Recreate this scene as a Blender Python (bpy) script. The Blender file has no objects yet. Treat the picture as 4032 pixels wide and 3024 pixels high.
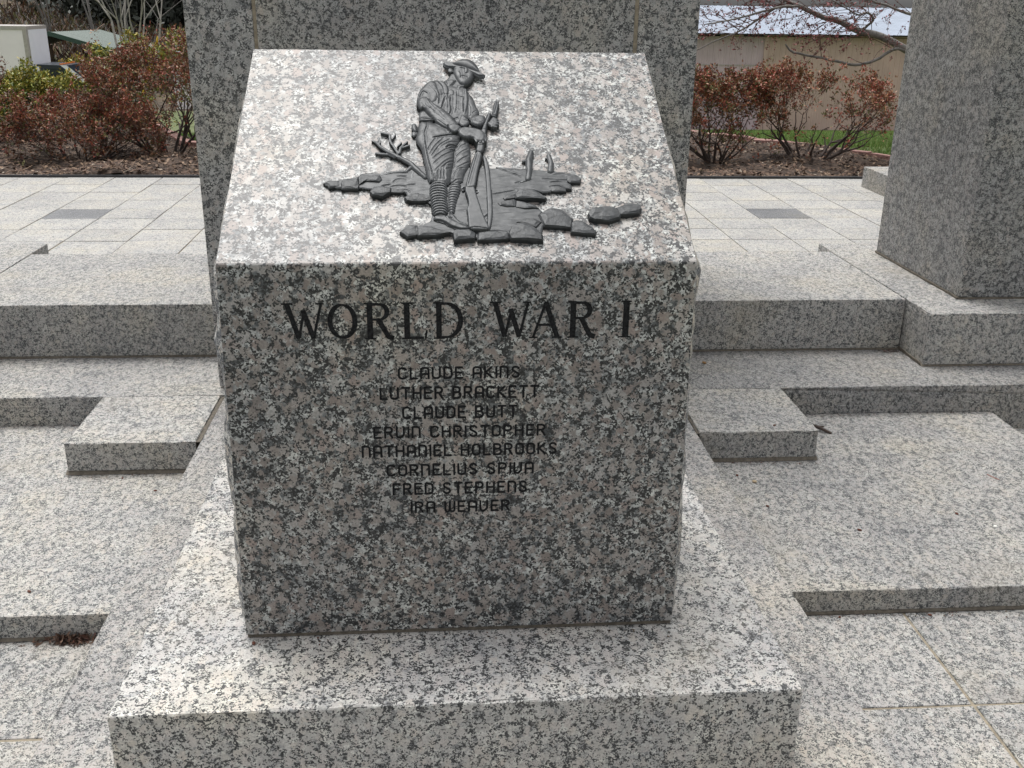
import bpy, bmesh, math, random
import numpy as np
from mathutils import Vector, Matrix
from math import radians as RAD
random.seed(7); rng = np.random.default_rng(7)
S = bpy.context.scene; COL = S.collection
# ------------------------------------------------------------------ camera
cd = bpy.data.cameras.new('camera'); cam = bpy.data.objects.new('camera', cd); COL.objects.link(cam)
fw = Vector((0.0705823, 0.9321574, -0.3551068)); rt = Vector((0.9974261, -0.0704568, 0.0133023)); up = Vector((0.0126198, 0.3551317, 0.9347311))
M = Matrix((rt, up, -fw)).transposed().to_4x4(); M.translation = Vector((-0.0376787, -1.7516867, 1.5999778))
cam.matrix_world = M
cd.sensor_width = 36; cd.lens = 35.26; cd.clip_start = 0.05; cd.clip_end = 4000
S.camera = cam
# ------------------------------------------------------------------ light
SUN_EL, SUN_AZ = 73.0, -32.0      # azimuth clockwise from +y; the sun stands high beyond the stones, to the left
w = bpy.data.worlds.new('World'); S.world = w; w.use_nodes = True
nt = w.node_tree; nt.nodes.clear()
sky = nt.nodes.new('ShaderNodeTexSky'); sky.sky_type = 'NISHITA'; sky.sun_disc = False
sky.sun_elevation = RAD(SUN_EL); sky.sun_rotation = RAD(SUN_AZ); sky.dust_density = 4.0; sky.air_density = 1.0
hs = nt.nodes.new('ShaderNodeHueSaturation'); hs.inputs['Saturation'].default_value = 0.05; hs.inputs['Value'].default_value = 1.25
bg = nt.nodes.new('ShaderNodeBackground'); bg.inputs['Strength'].default_value = 0.115
ow = nt.nodes.new('ShaderNodeOutputWorld')
cl = nt.nodes.new('ShaderNodeMix'); cl.data_type = 'RGBA'; cl.blend_type = 'MULTIPLY'; cl.inputs[0].default_value = 1.0; cl.inputs[7].default_value = (.99, .995, 1.0, 1)   # thin white cloud over the blue
nt.links.new(sky.outputs[0], hs.inputs['Color']); nt.links.new(hs.outputs[0], cl.inputs[6]); nt.links.new(cl.outputs[2], bg.inputs['Color']); nt.links.new(bg.outputs[0], ow.inputs['Surface'])
sd = bpy.data.lights.new('sun', 'SUN'); sd.energy = 1.5; sd.angle = RAD(22); sd.color = (1.0, 0.965, 0.92)
sun = bpy.data.objects.new('sun', sd); COL.objects.link(sun)
el, az = RAD(SUN_EL), RAD(SUN_AZ)
sdir = Vector((math.sin(az) * math.cos(el), math.cos(az) * math.cos(el), math.sin(el)))
sun.rotation_euler = sdir.to_track_quat('Z', 'Y').to_euler()
S.view_settings.view_transform = 'Standard'; S.view_settings.look = 'None'; S.view_settings.gamma = 1.0
S.view_settings.exposure = 0.60; S.view_settings.use_curve_mapping = False
S.render.engine = 'CYCLES'

# measured shapes of the relief and lettering, millimetres on the slanted face / metres on the front
RELIEF={
'soldier':[('P',7.32,11.52,16.12,'d',[(7.6,336.1),(14.3,344.3),(24.3,336.2),(27.5,317.9),(27.7,287.9),(23.5,258.5),(13.5,237.2),(8.9,206.8),(-16.8,206.8),(-12.4,237.2),(-5.7,260.3),(-3.9,307.7)]),
('P',7.18,10.96,11.16,'d',[(-18.0,208.2),(6.5,209.1),(5.3,186.7),(-1.4,164.6),(-5.5,144.6),(-8.5,121.4),(-19.8,119.7)]),
('P',9.0,14.88,21.08,'d',[(-73.2,395.9),(-56.1,395.1),(-35.7,390.6),(-15.5,372.3),(2.3,359.6),(8.6,341.4),(7.5,332.8),(-3.9,308.5),(-6.0,274.8),(-10.5,241.7),(-13.0,211.3),(-19.4,200.0),(-48.5,211.3),(-55.2,209.4),(-60.4,245.5),(-65.8,290.3),(-68.2,310.2),(-77.6,330.3),(-79.1,342.5),(-78.9,344.5),(-75.5,359.0)]),
('P',8.02,12.64,8.68,'d',[(-51.6,205.7),(-42.4,213.2),(-21.6,209.5),(-19.7,185.2),(-21.3,163.2),(-19.3,143.2),(-21.1,116.5),(-47.2,114.8),(-49.4,130.8),(-51.5,155.9),(-54.9,181.5)]),
('P',7.46,10.4,6.2,'d',[(-19.9,118.1),(-9.1,121.6),(-2.4,103.9),(16.2,93.3),(16.0,87.2),(-0.3,93.4),(-14.2,107.4)]),
('P',8.02,12.64,8.68,'d',[(-47.2,114.8),(-21.1,117.4),(-14.2,107.6),(3.2,93.6),(17.8,88.3),(16.8,76.2),(2.7,76.2),(-14.7,85.0),(-30.9,98.9),(-46.1,102.5)]),
('P',8.44,12.64,13.64,'d',[(-55.0,534.0),(-37.1,540.7),(-21.6,538.5),(-12.3,526.5),(6.4,514.6),(24.3,516.9),(29.5,495.0),(32.0,465.5),(32.2,436.5),(27.8,408.0),(14.4,385.4),(-8.2,394.6),(-24.1,401.9),(-38.9,407.4),(-50.0,435.7),(-60.1,486.0)]),
('P',8.16,11.52,8.68,'d',[(25.5,515.9),(30.7,496.0),(40.7,476.4),(43.3,453.0),(49.6,435.7),(50.4,426.2),(39.3,409.0),(27.6,403.3),(25.3,437.4),(24.2,476.2)]),
('P',8.3,12.08,7.44,'d',[(31.1,404.7),(40.7,416.1),(50.2,421.9),(60.5,418.2),(64.5,403.1),(54.5,385.3),(40.8,386.1),(31.9,394.4)]),
('P',9.7,12.64,6.2,'d',[(66.2,392.4),(72.7,407.5),(77.7,415.1),(84.5,411.4),(88.0,402.0),(87.2,387.0),(78.2,377.7),(69.3,383.2),(61.7,392.8)]),
('P',8.16,11.52,8.68,'d',[(-73.2,419.4),(-69.7,436.5),(-61.6,438.5),(-50.2,421.5),(-42.3,408.3),(-43.5,399.0),(-53.8,396.6),(-72.1,399.7)]),
('P',9.98,13.76,6.2,'d',[(-73.2,405.3),(-65.1,414.8),(-44.6,405.5),(-43.0,396.2),(-53.8,393.9),(-72.0,396.9)]),
('P',6.62,10.4,6.2,'d',[(-87.5,391.1),(-81.2,395.8),(-75.6,383.8),(-76.7,365.4),(-83.5,367.2),(-88.6,378.2)]),
('P',4.94,7.04,3.72,'d',[(-88.1,370.5),(-74.5,368.8),(-79.0,355.6),(-86.9,355.6)]),
('P',9.7,14.32,9.92,'d',[(-70.6,503.5),(-57.4,527.7),(-49.1,535.9),(-36.0,532.1),(-31.1,504.0),(-32.2,472.5),(-38.2,458.8),(-53.3,452.8),(-68.5,437.3),(-76.5,444.9),(-77.7,462.2),(-75.3,483.7)]),
('P',13.34,18.8,9.92,'d',[(-77.0,452.6),(-72.9,466.2),(-68.2,472.1),(-55.4,474.2),(-44.0,451.1),(-30.3,441.6),(-7.8,411.4),(8.5,378.0),(5.8,363.2),(-9.0,357.6),(-17.8,370.4),(-24.5,374.0),(-36.8,385.9),(-43.5,399.8),(-53.6,416.6),(-62.6,434.6),(-70.7,430.7)]),
('P',16.56,19.92,5.58,'d',[(-14.9,373.9),(-6.2,382.7),(8.4,376.0),(12.1,367.7),(2.1,353.0),(-11.3,356.2)]),
('P',14.74,19.36,6.2,'d',[(4.6,361.9),(14.0,373.0),(36.6,369.5),(53.3,362.3),(61.1,345.9),(57.3,324.3),(40.5,324.2),(33.2,338.5),(18.5,334.8),(5.3,347.4)]),
('L',16.0,0.8,[3.41,3.19,2.5],[(31.4,351.8),(36.6,339.2),(40.5,325.7)]),
('L',16.0,0.8,[3.41,3.19,2.5],[(37.2,355.5),(44.6,342.9),(47.8,324.0)]),
('L',16.0,0.8,[3.41,3.19,2.5],[(44.0,357.4),(51.5,346.5),(53.8,322.2)]),
('L',16.0,0.8,[3.41,3.19,2.5],[(50.8,357.4),(57.7,346.6),(58.6,328.5)]),
('L',10.96,0.8800000000000001,[2.5,2.05],[(75.8,401.0),(86.9,403.0)]),
('L',10.96,0.8800000000000001,[2.5,2.05],[(76.6,394.5),(87.6,395.5)]),
('L',10.96,0.8800000000000001,[2.5,2.05],[(75.2,387.9),(86.7,388.0)]),
('L',10.96,0.8800000000000001,[2.5,2.05],[(73.7,381.4),(82.8,380.5)]),
('L',10.4,0.96,[2.5,1.82],[(65.5,390.3),(77.0,400.7)]),
('P',7.88,10.4,6.2,'d',[(-21.7,536.5),(-11.9,546.8),(-1.8,569.6),(7.5,557.3),(15.1,528.9),(24.4,518.9),(6.1,504.6),(-10.2,516.4)]),
('P',9.56,15.44,10.54,'d',[(1.2,593.8),(8.6,600.2),(32.6,590.1),(43.6,573.5),(44.0,552.9),(38.6,536.4),(25.6,521.1),(13.7,522.9),(5.9,542.1),(-0.1,566.7)]),
('P',9.84,11.52,2.48,'d',[(0.2,579.8),(-3.9,586.0),(-9.4,582.1),(-10.8,574.4),(-6.7,568.2),(-0.6,570.4)]),
('P',14.18,17.12,3.72,'d',[(23.8,581.0),(30.4,579.0),(32.9,562.5),(26.7,557.2),(22.6,560.2)]),
('L',12.08,0.8,[2.05,2.28,1.82],[(15.2,554.5),(21.8,554.6),(31.4,552.6)]),
('L',12.64,0.8,[2.5,2.5],[(17.5,572.9),(23.7,575.1)]),
('L',12.08,0.8,[2.5,2.05],[(33.2,571.9),(36.8,569.9)]),
('L',11.52,0.8,[4.1,4.1],[(18.9,536.3),(28.4,534.4)]),
('L',12.64,0.8,[1.02,1.02,1.02,1.02],[(2.8,586.4),(2.9,565.6),(7.3,549.2),(12.9,537.1)]),
('G',1.08,2.42,[(15.3,578.3),(21.3,578.4),(26.0,573.7)]),
('G',1.08,2.42,[(30.2,572.7),(35.6,570.7),(39.2,570.8)]),
('G',0.99,2.11,[(15.6,547.5),(22.8,548.7),(31.1,544.7)]),
('G',0.9,1.49,[(19.6,541.5),(27.3,539.5)]),
('G',1.08,1.8,[(13.7,565.0),(15.8,554.7),(14.3,542.4)]),
('P',11.1,13.2,3.72,'l',[(-16.4,534.2),(-6.1,540.4),(5.8,538.5),(-0.5,524.3),(-10.9,511.1),(-14.3,520.1)]),
('P',11.1,13.2,3.72,'l',[(7.1,520.3),(21.4,520.5),(10.8,502.4),(6.0,499.3)]),
('P',13.62,14.88,2.48,'d',[(-34.2,532.9),(-22.9,533.0),(-14.9,517.0),(-11.5,501.0),(-13.2,485.2),(-21.9,488.0),(-22.2,508.9),(-26.7,520.9)]),
('P',12.08,13.76,2.48,'d',[(-22.5,487.0),(-13.2,487.1),(-9.1,459.7),(-7.9,432.8),(-11.1,417.6),(-16.2,421.3),(-18.5,451.9)]),
('P',12.08,13.76,2.48,'d',[(22.2,507.4),(25.7,507.4),(28.8,475.8),(25.9,440.8),(19.9,416.9),(17.2,419.7),(19.7,446.5),(20.1,479.6)]),
('P',12.01,13.48,2.48,'d',[(-34.1,502.9),(-22.3,503.1),(-22.5,487.2),(-29.6,483.2)]),
('P',12.5,13.76,3.1,'d',[(-10.5,502.7),(0.1,500.8),(-0.3,485.0),(-7.4,482.9),(-11.3,490.8)]),
('P',12.22,14.32,3.1,'d',[(7.2,392.9),(13.0,414.5),(18.7,413.6),(29.0,395.8),(25.8,383.7),(14.2,379.0),(8.7,386.4)]),
('L',12.64,0.8,[1.59,1.59,1.59,1.59],[(10.1,396.3),(14.1,413.2),(18.0,411.3),(12.4,394.4)]),
('L',12.36,0.8,[1.59,1.59],[(7.9,461.4),(8.2,461.0)]),
('L',12.36,0.8,[1.59,1.59],[(7.2,435.4),(7.5,435.0)]),
('L',12.36,0.8,[1.59,1.59],[(8.1,482.9),(8.6,482.5)]),
('G',0.9,1.49,[(6.0,499.6),(5.1,464.2),(3.9,441.0),(0.5,423.8)]),
('G',0.9,1.8,[(9.0,481.8),(13.7,478.9),(18.9,479.0)]),
('G',0.99,2.11,[(-7.4,483.6),(-8.0,452.4),(-7.3,433.2),(-11.1,418.0)]),
('G',1.17,2.73,[(-17.9,482.5),(-23.0,460.0),(-26.3,440.7)]),
('G',0.9,1.49,[(-13.5,471.8),(-14.1,442.7),(-15.6,423.6)]),
('G',1.08,2.11,[(-32.9,500.3),(-30.9,478.6),(-32.4,455.2)]),
('G',0.9,1.49,[(19.6,480.0),(18.2,452.7),(18.4,423.9)]),
('G',1.08,2.11,[(-5.7,402.9),(1.2,405.8),(7.1,408.7)]),
('G',0.9,1.8,[(17.1,398.6),(29.0,395.9)]),
('G',0.9,1.49,[(-50.4,517.2),(-41.1,503.4),(-35.4,489.6),(-33.3,473.9)]),
('G',0.9,1.49,[(-46.9,517.3),(-36.4,501.4)]),
('G',1.08,2.42,[(-71.8,473.4),(-64.7,495.1),(-54.2,487.4)]),
('G',0.9,1.49,[(-59.1,448.6),(-53.4,433.4),(-46.5,432.5),(-39.9,414.5)]),
('G',0.9,1.49,[(-55.4,471.9),(-49.8,452.6),(-39.6,433.5),(-23.9,410.9)]),
('G',0.9,1.49,[(-35.6,394.0),(-26.6,382.9),(-17.7,373.7)]),
('G',0.9,1.18,[(-68.3,452.4),(-61.4,437.1)]),
('G',0.9,1.18,[(-50.0,433.4),(-36.4,414.6),(-19.7,392.2)]),
('G',1.17,2.42,[(-14.3,376.7),(-15.6,369.3),(-10.2,356.6)]),
('G',0.9,1.49,[(38.1,406.7),(33.0,393.6)]),
('G',0.9,1.24,[(41.3,401.1),(49.1,395.6),(57.3,397.5)]),
('G',0.9,1.24,[(31.7,456.0),(34.5,436.7),(31.6,419.5)]),
('G',0.9,1.24,[(48.5,436.9),(38.9,429.1),(29.1,413.8)]),
('G',1.08,2.11,[(-73.2,396.6),(-58.4,395.8),(-43.0,396.9)]),
('G',1.08,2.11,[(-73.2,405.0),(-58.3,403.3),(-43.5,401.5)]),
('G',0.99,2.11,[(-56.7,392.3),(-57.9,376.5),(-62.0,358.2),(-61.0,340.1),(-61.1,333.6),(-58.8,303.4),(-54.1,267.9),(-48.8,237.0),(-48.4,216.1)]),
('G',1.62,3,[(-44.2,340.9),(-31.8,344.1),(-14.9,348.7),(4.4,351.5)]),
('G',1.62,2.73,[(-19.0,309.8),(-11.9,316.9),(2.0,318.0)]),
('G',1.26,2.42,[(-11.0,302.9),(-2.1,304.9)]),
('G',1.44,1.18,[(6.2,330.4),(-16.8,324.2),(-37.4,304.0)]),
('G',1.44,1.18,[(3.2,316.3),(-22.3,302.1),(-45.3,276.3)]),
('G',1.44,1.18,[(-3.4,302.2),(-27.7,282.2),(-45.5,258.7)]),
('G',1.44,1.18,[(-5.2,282.3),(-23.0,266.6),(-42.0,239.4)]),
('G',1.44,1.18,[(-6.7,270.5),(-18.1,262.7),(-33.3,243.3)]),
('G',1.44,1.18,[(-10.7,258.8),(-23.2,254.9),(-26.0,239.5)]),
('G',1.44,1.18,[(-11.0,249.1),(-20.9,245.2)]),
('G',1.44,1.18,[(-33.2,249.1),(-37.2,231.8),(-36.8,214.7)]),
('G',1.44,1.18,[(-28.3,247.1),(-31.0,231.8),(-30.7,214.7)]),
('G',1.44,1.18,[(-23.4,243.3),(-24.9,229.9),(-24.0,214.7)]),
('G',1.44,1.18,[(-44.5,231.8),(-43.5,214.7)]),
('G',1.44,1.18,[(-39.5,338.3),(-49.8,318.0),(-55.0,301.9)]),
('G',1.44,1.18,[(-24.2,338.4),(-39.8,316.0),(-51.4,290.0)]),
('G',1.44,1.18,[(-10.2,336.5),(-32.2,316.1),(-47.7,284.1)]),
('G',1.44,1.18,[(23.4,309.9),(10.4,299.8),(-1.3,285.9)]),
('G',1.44,1.18,[(23.9,289.9),(12.3,280.0),(-0.6,266.2)]),
('G',1.44,1.18,[(23.3,270.2),(10.5,260.4),(-4.8,248.7)]),
('G',1.44,1.18,[(13.9,250.7),(1.4,248.7),(-7.4,243.0)]),
('G',1.44,1.18,[(1.4,248.7),(-6.4,231.5),(-9.2,216.3)]),
('G',1.44,1.18,[(21.3,326.0),(11.0,319.9),(3.0,307.8)]),
('G',1.44,1.18,[(9.2,218.2),(-0.7,216.3),(-11.9,206.8)]),
('G',0.99,2.85,[(-52.7,196.2),(-46.8,201.8),(-35.9,204.8),(-26.4,202.5),(-19.9,196.5)]),
('G',0.99,2.85,[(-53.1,188.8),(-47.2,194.4),(-36.1,197.4),(-26.3,195.1),(-19.8,189.2)]),
('G',0.99,2.85,[(-53.2,181.5),(-47.3,187.1),(-36.1,190.0),(-26.2,187.8),(-19.8,181.9)]),
('G',0.99,2.85,[(-54.1,174.3),(-48.2,179.8),(-36.8,182.7),(-26.6,180.5),(-20.1,174.6)]),
('G',0.99,2.85,[(-52.9,167.0),(-47.1,172.5),(-36.4,175.4),(-26.9,173.2),(-20.5,167.4)]),
('G',0.99,2.85,[(-51.8,159.8),(-46.0,165.3),(-35.9,168.2),(-27.1,166.0),(-20.7,160.2)]),
('G',0.99,2.85,[(-51.5,152.7),(-45.7,158.1),(-35.5,161.0),(-26.5,158.8),(-20.1,153.0)]),
('G',0.99,2.85,[(-51.1,145.5),(-45.3,150.9),(-35.1,153.8),(-26.1,151.6),(-19.8,145.8)]),
('G',0.99,2.85,[(-50.5,138.4),(-44.7,143.8),(-34.6,146.7),(-25.8,144.5),(-19.4,138.7)]),
('G',0.99,2.85,[(-49.7,131.4),(-43.9,136.7),(-34.2,139.6),(-25.7,137.4),(-19.3,131.7)]),
('G',0.99,2.85,[(-48.9,124.4),(-43.2,129.7),(-33.9,132.5),(-25.8,130.3),(-19.5,124.6)]),
('G',0.99,2.85,[(-48.3,117.4),(-42.6,122.6),(-33.7,125.5),(-26.2,123.3),(-19.9,117.6)]),
('G',0.99,2.85,[(-47.6,110.4),(-41.8,115.7),(-33.7,118.5),(-26.8,116.3),(-20.5,110.6)]),
('G',0.9,2.23,[(-18.4,201.2),(-12.0,203.0),(3.9,201.9),(6.8,200.0)]),
('G',0.9,2.23,[(-18.5,193.9),(-12.2,195.7),(2.5,194.6),(5.4,192.8)]),
('G',0.9,2.23,[(-18.7,186.6),(-12.3,188.5),(1.2,187.4),(4.0,185.5)]),
('G',0.9,2.23,[(-18.8,179.4),(-12.5,181.3),(-0.2,180.2),(2.7,178.3)]),
('G',0.9,2.23,[(-19.0,172.3),(-12.6,174.1),(-1.5,173.0),(1.3,171.1)]),
('G',0.9,2.23,[(-19.1,165.1),(-12.8,166.9),(-2.9,165.8),(-0.0,164.0)]),
('G',0.9,2.23,[(-19.3,158.0),(-13.0,159.8),(-4.2,158.7),(-1.4,156.9)]),
('G',0.9,2.23,[(-19.4,150.9),(-13.1,152.7),(-5.5,151.6),(-2.7,149.8)]),
('G',0.9,2.23,[(-19.6,143.9),(-13.3,145.7),(-6.8,144.6),(-4.0,142.8)]),
('G',0.9,2.23,[(-19.7,136.9),(-13.5,138.7),(-8.2,137.6),(-5.3,135.8)]),
('G',0.9,2.23,[(-19.9,129.9),(-13.6,131.7),(-9.5,130.6),(-6.6,128.8)]),
('G',0.9,2.23,[(-20.0,123.0),(-13.8,124.7),(-10.8,123.7),(-8.0,121.9)]),
('G',1.08,2.11,[(-46.1,103.0),(-30.9,99.5),(-14.7,86.4),(2.7,78.2),(16.8,78.1)]),
('G',0.9,1.49,[(-20.0,110.5),(-11.9,101.7),(3.1,92.0)]),
('G',0.81,1.49,[(-21.2,111.6),(-14.0,114.2)]),
('G',0.81,1.49,[(-18.9,108.1),(-11.7,110.7)]),
('G',0.81,1.49,[(-25.9,112.5),(-21.3,106.3)])],
'helmet':[('P',11.52,15.44,3.1,'l',[(-20.5,600.4),(-18.1,602.9),(-10.8,603.5),(1.4,602.8),(17.0,597.2),(32.6,588.6),(46.7,578.0),(57.2,567.7),(67.7,557.5),(64.3,550.1),(53.0,552.0),(43.7,560.1),(29.6,570.6),(14.1,579.1),(0.9,581.8),(-10.0,582.5),(-17.2,586.8),(-20.7,594.0)]),
('P',12.64,21.6,21.08,'d',[(-3.7,594.0),(3.7,600.5),(12.4,606.8),(27.2,611.7),(40.5,607.7),(50.6,591.8),(54.9,577.2),(57.2,563.1),(50.9,563.0),(43.8,566.6),(29.7,576.0),(15.4,582.8),(3.4,586.8)])],
'rifle':[('P',9.84,14.32,1.86,'d',[(11.7,188.7),(19.7,199.9),(31.8,196.1),(34.0,175.7),(39.5,144.7),(45.3,112.5),(54.8,81.0),(53.2,72.7),(16.6,73.4),(16.3,98.5),(15.6,119.7),(14.4,130.4),(18.7,141.1),(17.7,159.2)]),
('P',8.72,15.44,3.1,'d',[(14.1,196.1),(20.6,226.3),(29.5,268.8),(37.5,299.5),(51.8,294.6),(46.2,265.0),(40.0,234.0),(34.8,196.1),(30.3,190.5),(16.9,188.7)]),
('P',9.28,14.88,3.1,'d',[(37.4,296.5),(41.7,324.7),(51.4,345.2),(60.2,341.1),(56.1,320.7),(51.8,294.6)]),
('P',8.72,16.0,3.1,'d',[(39.2,316.0),(43.1,330.3),(52.7,372.2),(61.9,400.1),(66.3,419.1),(71.8,425.2),(75.4,417.2),(65.4,387.1),(62.8,368.6),(57.1,316.1)]),
('P',8.16,12.64,3.1,'d',[(84.9,470.6),(88.7,471.8),(93.2,466.4),(90.1,441.1),(85.3,416.2),(75.6,419.9),(80.0,448.7)]),
('G',0.81,2.11,[(88.7,467.5),(85.0,444.1),(79.7,420.2)]),
('P',10.4,14.32,1.86,'d',[(65.1,420.0),(71.8,425.8),(75.5,418.2),(85.1,414.5),(84.4,410.7),(72.9,413.4),(69.6,415.3),(61.6,392.7),(60.6,396.4)]),
('G',0.9,2.11,[(36.5,296.8),(43.1,297.4),(51.4,291.4)]),
('G',0.9,1.49,[(51.9,367.6),(62.1,366.7)]),
('G',0.81,1.49,[(19.4,193.5),(31.1,246.6),(41.6,291.7)]),
('L',10.96,0.8,[2.07,2.32,2.07],[(8.2,190.5),(10.9,194.2),(20.1,194.6)]),
('L',7.6,0.8,[1.16,1.16,1.16,1.16],[(32.9,190.4),(38.9,188.6),(38.5,183.9),(32.5,180.2)]),
('L',8.72,0.8,[2.58,1.81],[(9.5,187.2),(12.7,191.0)]),
('G',1.08,1.8,[(17.3,77.3),(32.1,79.8),(52.5,75.4)]),
('L',13.76,0.8,[1.03,1.03],[(27.7,95.1),(27.9,94.8)])],
'rifle_sling':[('P',7.04,9.84,1.86,'d',[(50.7,294.2),(53.6,259.8),(54.3,221.3),(54.1,174.5),(53.5,129.1),(51.5,90.2),(49.9,79.8),(56.3,78.1),(62.0,111.2),(64.0,147.0),(63.8,193.0),(63.5,238.5),(62.0,265.6),(57.4,289.3)])],
'ground':[('P',4.4,6.4,2.48,'d',[(-253.4,210.4),(-244.6,218.4),(-227.4,219.3),(-218.4,222.9),(-189.7,229.2),(-183.2,241.9),(-159.9,242.0),(-148.2,239.3),(-127.3,248.4),(-99.1,248.5),(-82.7,261.4),(-61.4,265.1),(-35.5,264.0),(42.9,257.4),(52.8,257.5),(108.8,255.3),(132.5,254.9),(167.8,250.4),(205.9,243.6),(233.5,237.2),(239.5,223.6),(236.8,218.6),(210.9,218.0),(217.8,205.6),(218.0,197.8),(207.4,196.7),(206.7,190.1),(179.0,190.1),(176.4,185.7),(156.8,185.7),(144.0,190.1),(111.4,179.2),(109.3,168.3),(107.4,161.8),(136.8,151.0),(145.1,146.7),(150.2,138.1),(158.1,129.6),(151.7,121.2),(165.6,133.8),(178.7,137.0),(192.8,133.7),(202.9,119.9),(211.2,109.4),(206.6,91.7),(158.0,94.0),(153.2,85.8),(150.6,71.5),(146.7,57.3),(82.9,58.7),(41.3,55.9),(26.8,60.7),(-10.6,59.2),(-12.6,71.2),(-40.8,67.9),(-75.7,68.1),(-76.9,66.7),(-94.3,66.8),(-106.0,77.6),(-71.0,92.5),(-47.3,107.7),(-51.2,163.6),(-94.7,166.0),(-97.9,188.9),(-146.2,188.9),(-188.7,200.5),(-239.7,198.2)]),
('G',1.44,1.61,[(42.1,76.1),(70.0,77.0),(87.9,73.8)]),
('G',1.44,1.61,[(76.5,258.7),(105.0,241.6),(124.9,229.8)]),
('G',1.44,1.61,[(165.8,224.7),(195.0,221.3),(228.8,220.2)]),
('G',1.44,1.61,[(179.6,214.6),(209.4,218.0)]),
('G',1.44,1.61,[(177.0,201.2),(193.3,203.4),(205.9,196.7)]),
('G',1.44,1.61,[(66.7,179.2),(110.6,190.1)]),
('G',1.44,1.61,[(112.0,212.3),(129.9,216.8),(139.0,221.3)]),
('G',1.44,1.61,[(-122.1,214.0),(-113.0,223.0),(-96.7,221.2)]),
('G',1.44,1.61,[(-142.8,203.3),(-126.7,206.9)]),
('G',1.44,1.61,[(-126.6,201.6),(-110.5,204.2),(-96.6,201.6)]),
('G',1.44,1.61,[(-113.1,232.0),(-96.7,231.2)]),
('G',1.44,1.61,[(-95.4,206.0),(-80.3,206.9)]),
('G',1.44,1.61,[(-112.6,189.2),(-98.8,192.7),(-89.6,185.7)]),
('G',1.44,1.61,[(46.5,113.2),(58.4,125.7)]),
('G',1.44,1.61,[(141.3,192.3),(158.1,183.5)]),
('L',4.8,0.75,[1.52,3.35,1.52],[(76.5,259.8),(108.7,253.0),(130.3,243.9)]),
('L',4.8,0.75,[1.83,1.52],[(168.8,225.6),(195.1,223.4)]),
('L',4.8,0.75,[1.37,1.07],[(77.2,229.9),(89.6,228.5)]),
('L',4.8,0.75,[2.13,3.96,3.04],[(179.9,235.6),(190.8,241.3),(205.7,242.5)]),
('L',4.8,0.75,[1.72,1.48],[(-111.9,232.8),(-97.9,233.7)]),
('L',4.8,0.75,[0.98,1.48,0.98],[(-121.0,217.1),(-111.8,225.2),(-96.7,221.6)]),
('L',4.8,0.75,[0.98,1.48,0.98],[(-125.5,203.7),(-110.5,206.4),(-96.6,203.7)]),
('L',4.8,0.75,[1.48,0.98],[(-94.3,206.9),(-80.3,208.4)]),
('L',4.8,0.75,[2.13,2.13,1.52],[(91.8,91.9),(99.5,104.3),(111.1,108.4)]),
('L',4.8,0.75,[3.04,2.44],[(212.3,234.0),(238.3,227.2)])],
'dead_tree':[('L',5.6,0.8250000000000001,[5.53,6.76,6.4,5.66,5.17,4.67,4.18,3.44,2.21],[(-61.6,228.2),(-77.9,250.1),(-89.7,268.5),(-104.0,281.5),(-117.1,291.7),(-132.7,304.0),(-147.3,319.1),(-157.3,334.4),(-164.6,339.8)]),
('L',4.8,0.8250000000000001,[2.71,3.2,2.71,4.18],[(-156.6,302.2),(-144.7,299.4),(-132.8,298.5),(-120.7,290.1)]),
('L',6.4,0.8250000000000001,[3.2,2.95,2.71,2.71],[(-113.6,299.1),(-122.2,320.0),(-129.4,335.3),(-131.0,356.7)]),
('L',6.4,0.8250000000000001,[2.46,2.71],[(-131.3,359.2),(-147.1,364.6)]),
('L',6.4,0.75,[1.97,1.72],[(-126.0,346.1),(-120.1,359.8)]),
('L',7.2,0.75,[1.97,1.84],[(-115.7,321.0),(-108.2,333.1)]),
('L',6.4,0.8250000000000001,[3.2,2.71,2.09],[(-111.3,301.0),(-109.0,318.1),(-96.5,337.0)]),
('L',6.4,0.75,[2.46,2.21],[(-107.9,316.9),(-92.3,325.6)]),
('L',7.2,0.75,[2.46,2.71],[(-152.5,347.5),(-150.0,331.0)]),
('L',5.6,0.8250000000000001,[4.92,3.94,2.95,1.48],[(-85.0,263.4),(-97.9,245.0),(-123.6,242.2),(-145.6,235.8)]),
('L',5.6,0.8250000000000001,[1.72,1.72,1.72,1.23],[(-82.1,257.4),(-86.2,236.3),(-86.1,223.6),(-95.4,216.4)]),
('L',5.6,0.75,[1.23,0.74],[(-126.6,245.8),(-127.6,230.3)]),
('L',5.6,0.75,[2.46,1.23],[(-73.3,237.8),(-61.6,230.5)]),
('G',0.9,2.11,[(-120.6,287.9),(-108.6,273.0),(-89.7,258.2)]),
('G',1.44,3,[(-119.4,284.1),(-116.4,283.8)])],
'tree_stump':[('L',5.25,0.75,[5.48,7.61,6.7,6.09],[(148.8,307.1),(141.9,280.0),(140.0,245.4),(136.0,222.7)]),
('L',5.25,0.75,[3.96,3.04],[(131.8,278.7),(140.0,278.7)]),
('L',5.25,0.75,[2.44,0.61],[(136.1,222.4),(110.4,210.1)]),
('L',5.25,0.75,[2.13,0.76],[(142.0,222.6),(153.5,209.2)])],
'tree_stump2':[('L',5.25,0.75,[5.18,5.78,6.39],[(182.5,294.5),(185.0,271.0),(181.4,246.8)]),
('L',5.25,0.75,[2.13,2.13],[(176.5,288.2),(182.7,285.9)]),
('L',5.25,0.75,[2.74,0.76],[(179.4,247.2),(163.6,235.3)]),
('L',5.25,0.75,[2.44,0.91],[(185.4,248.6),(196.8,242.9)])]}
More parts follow.
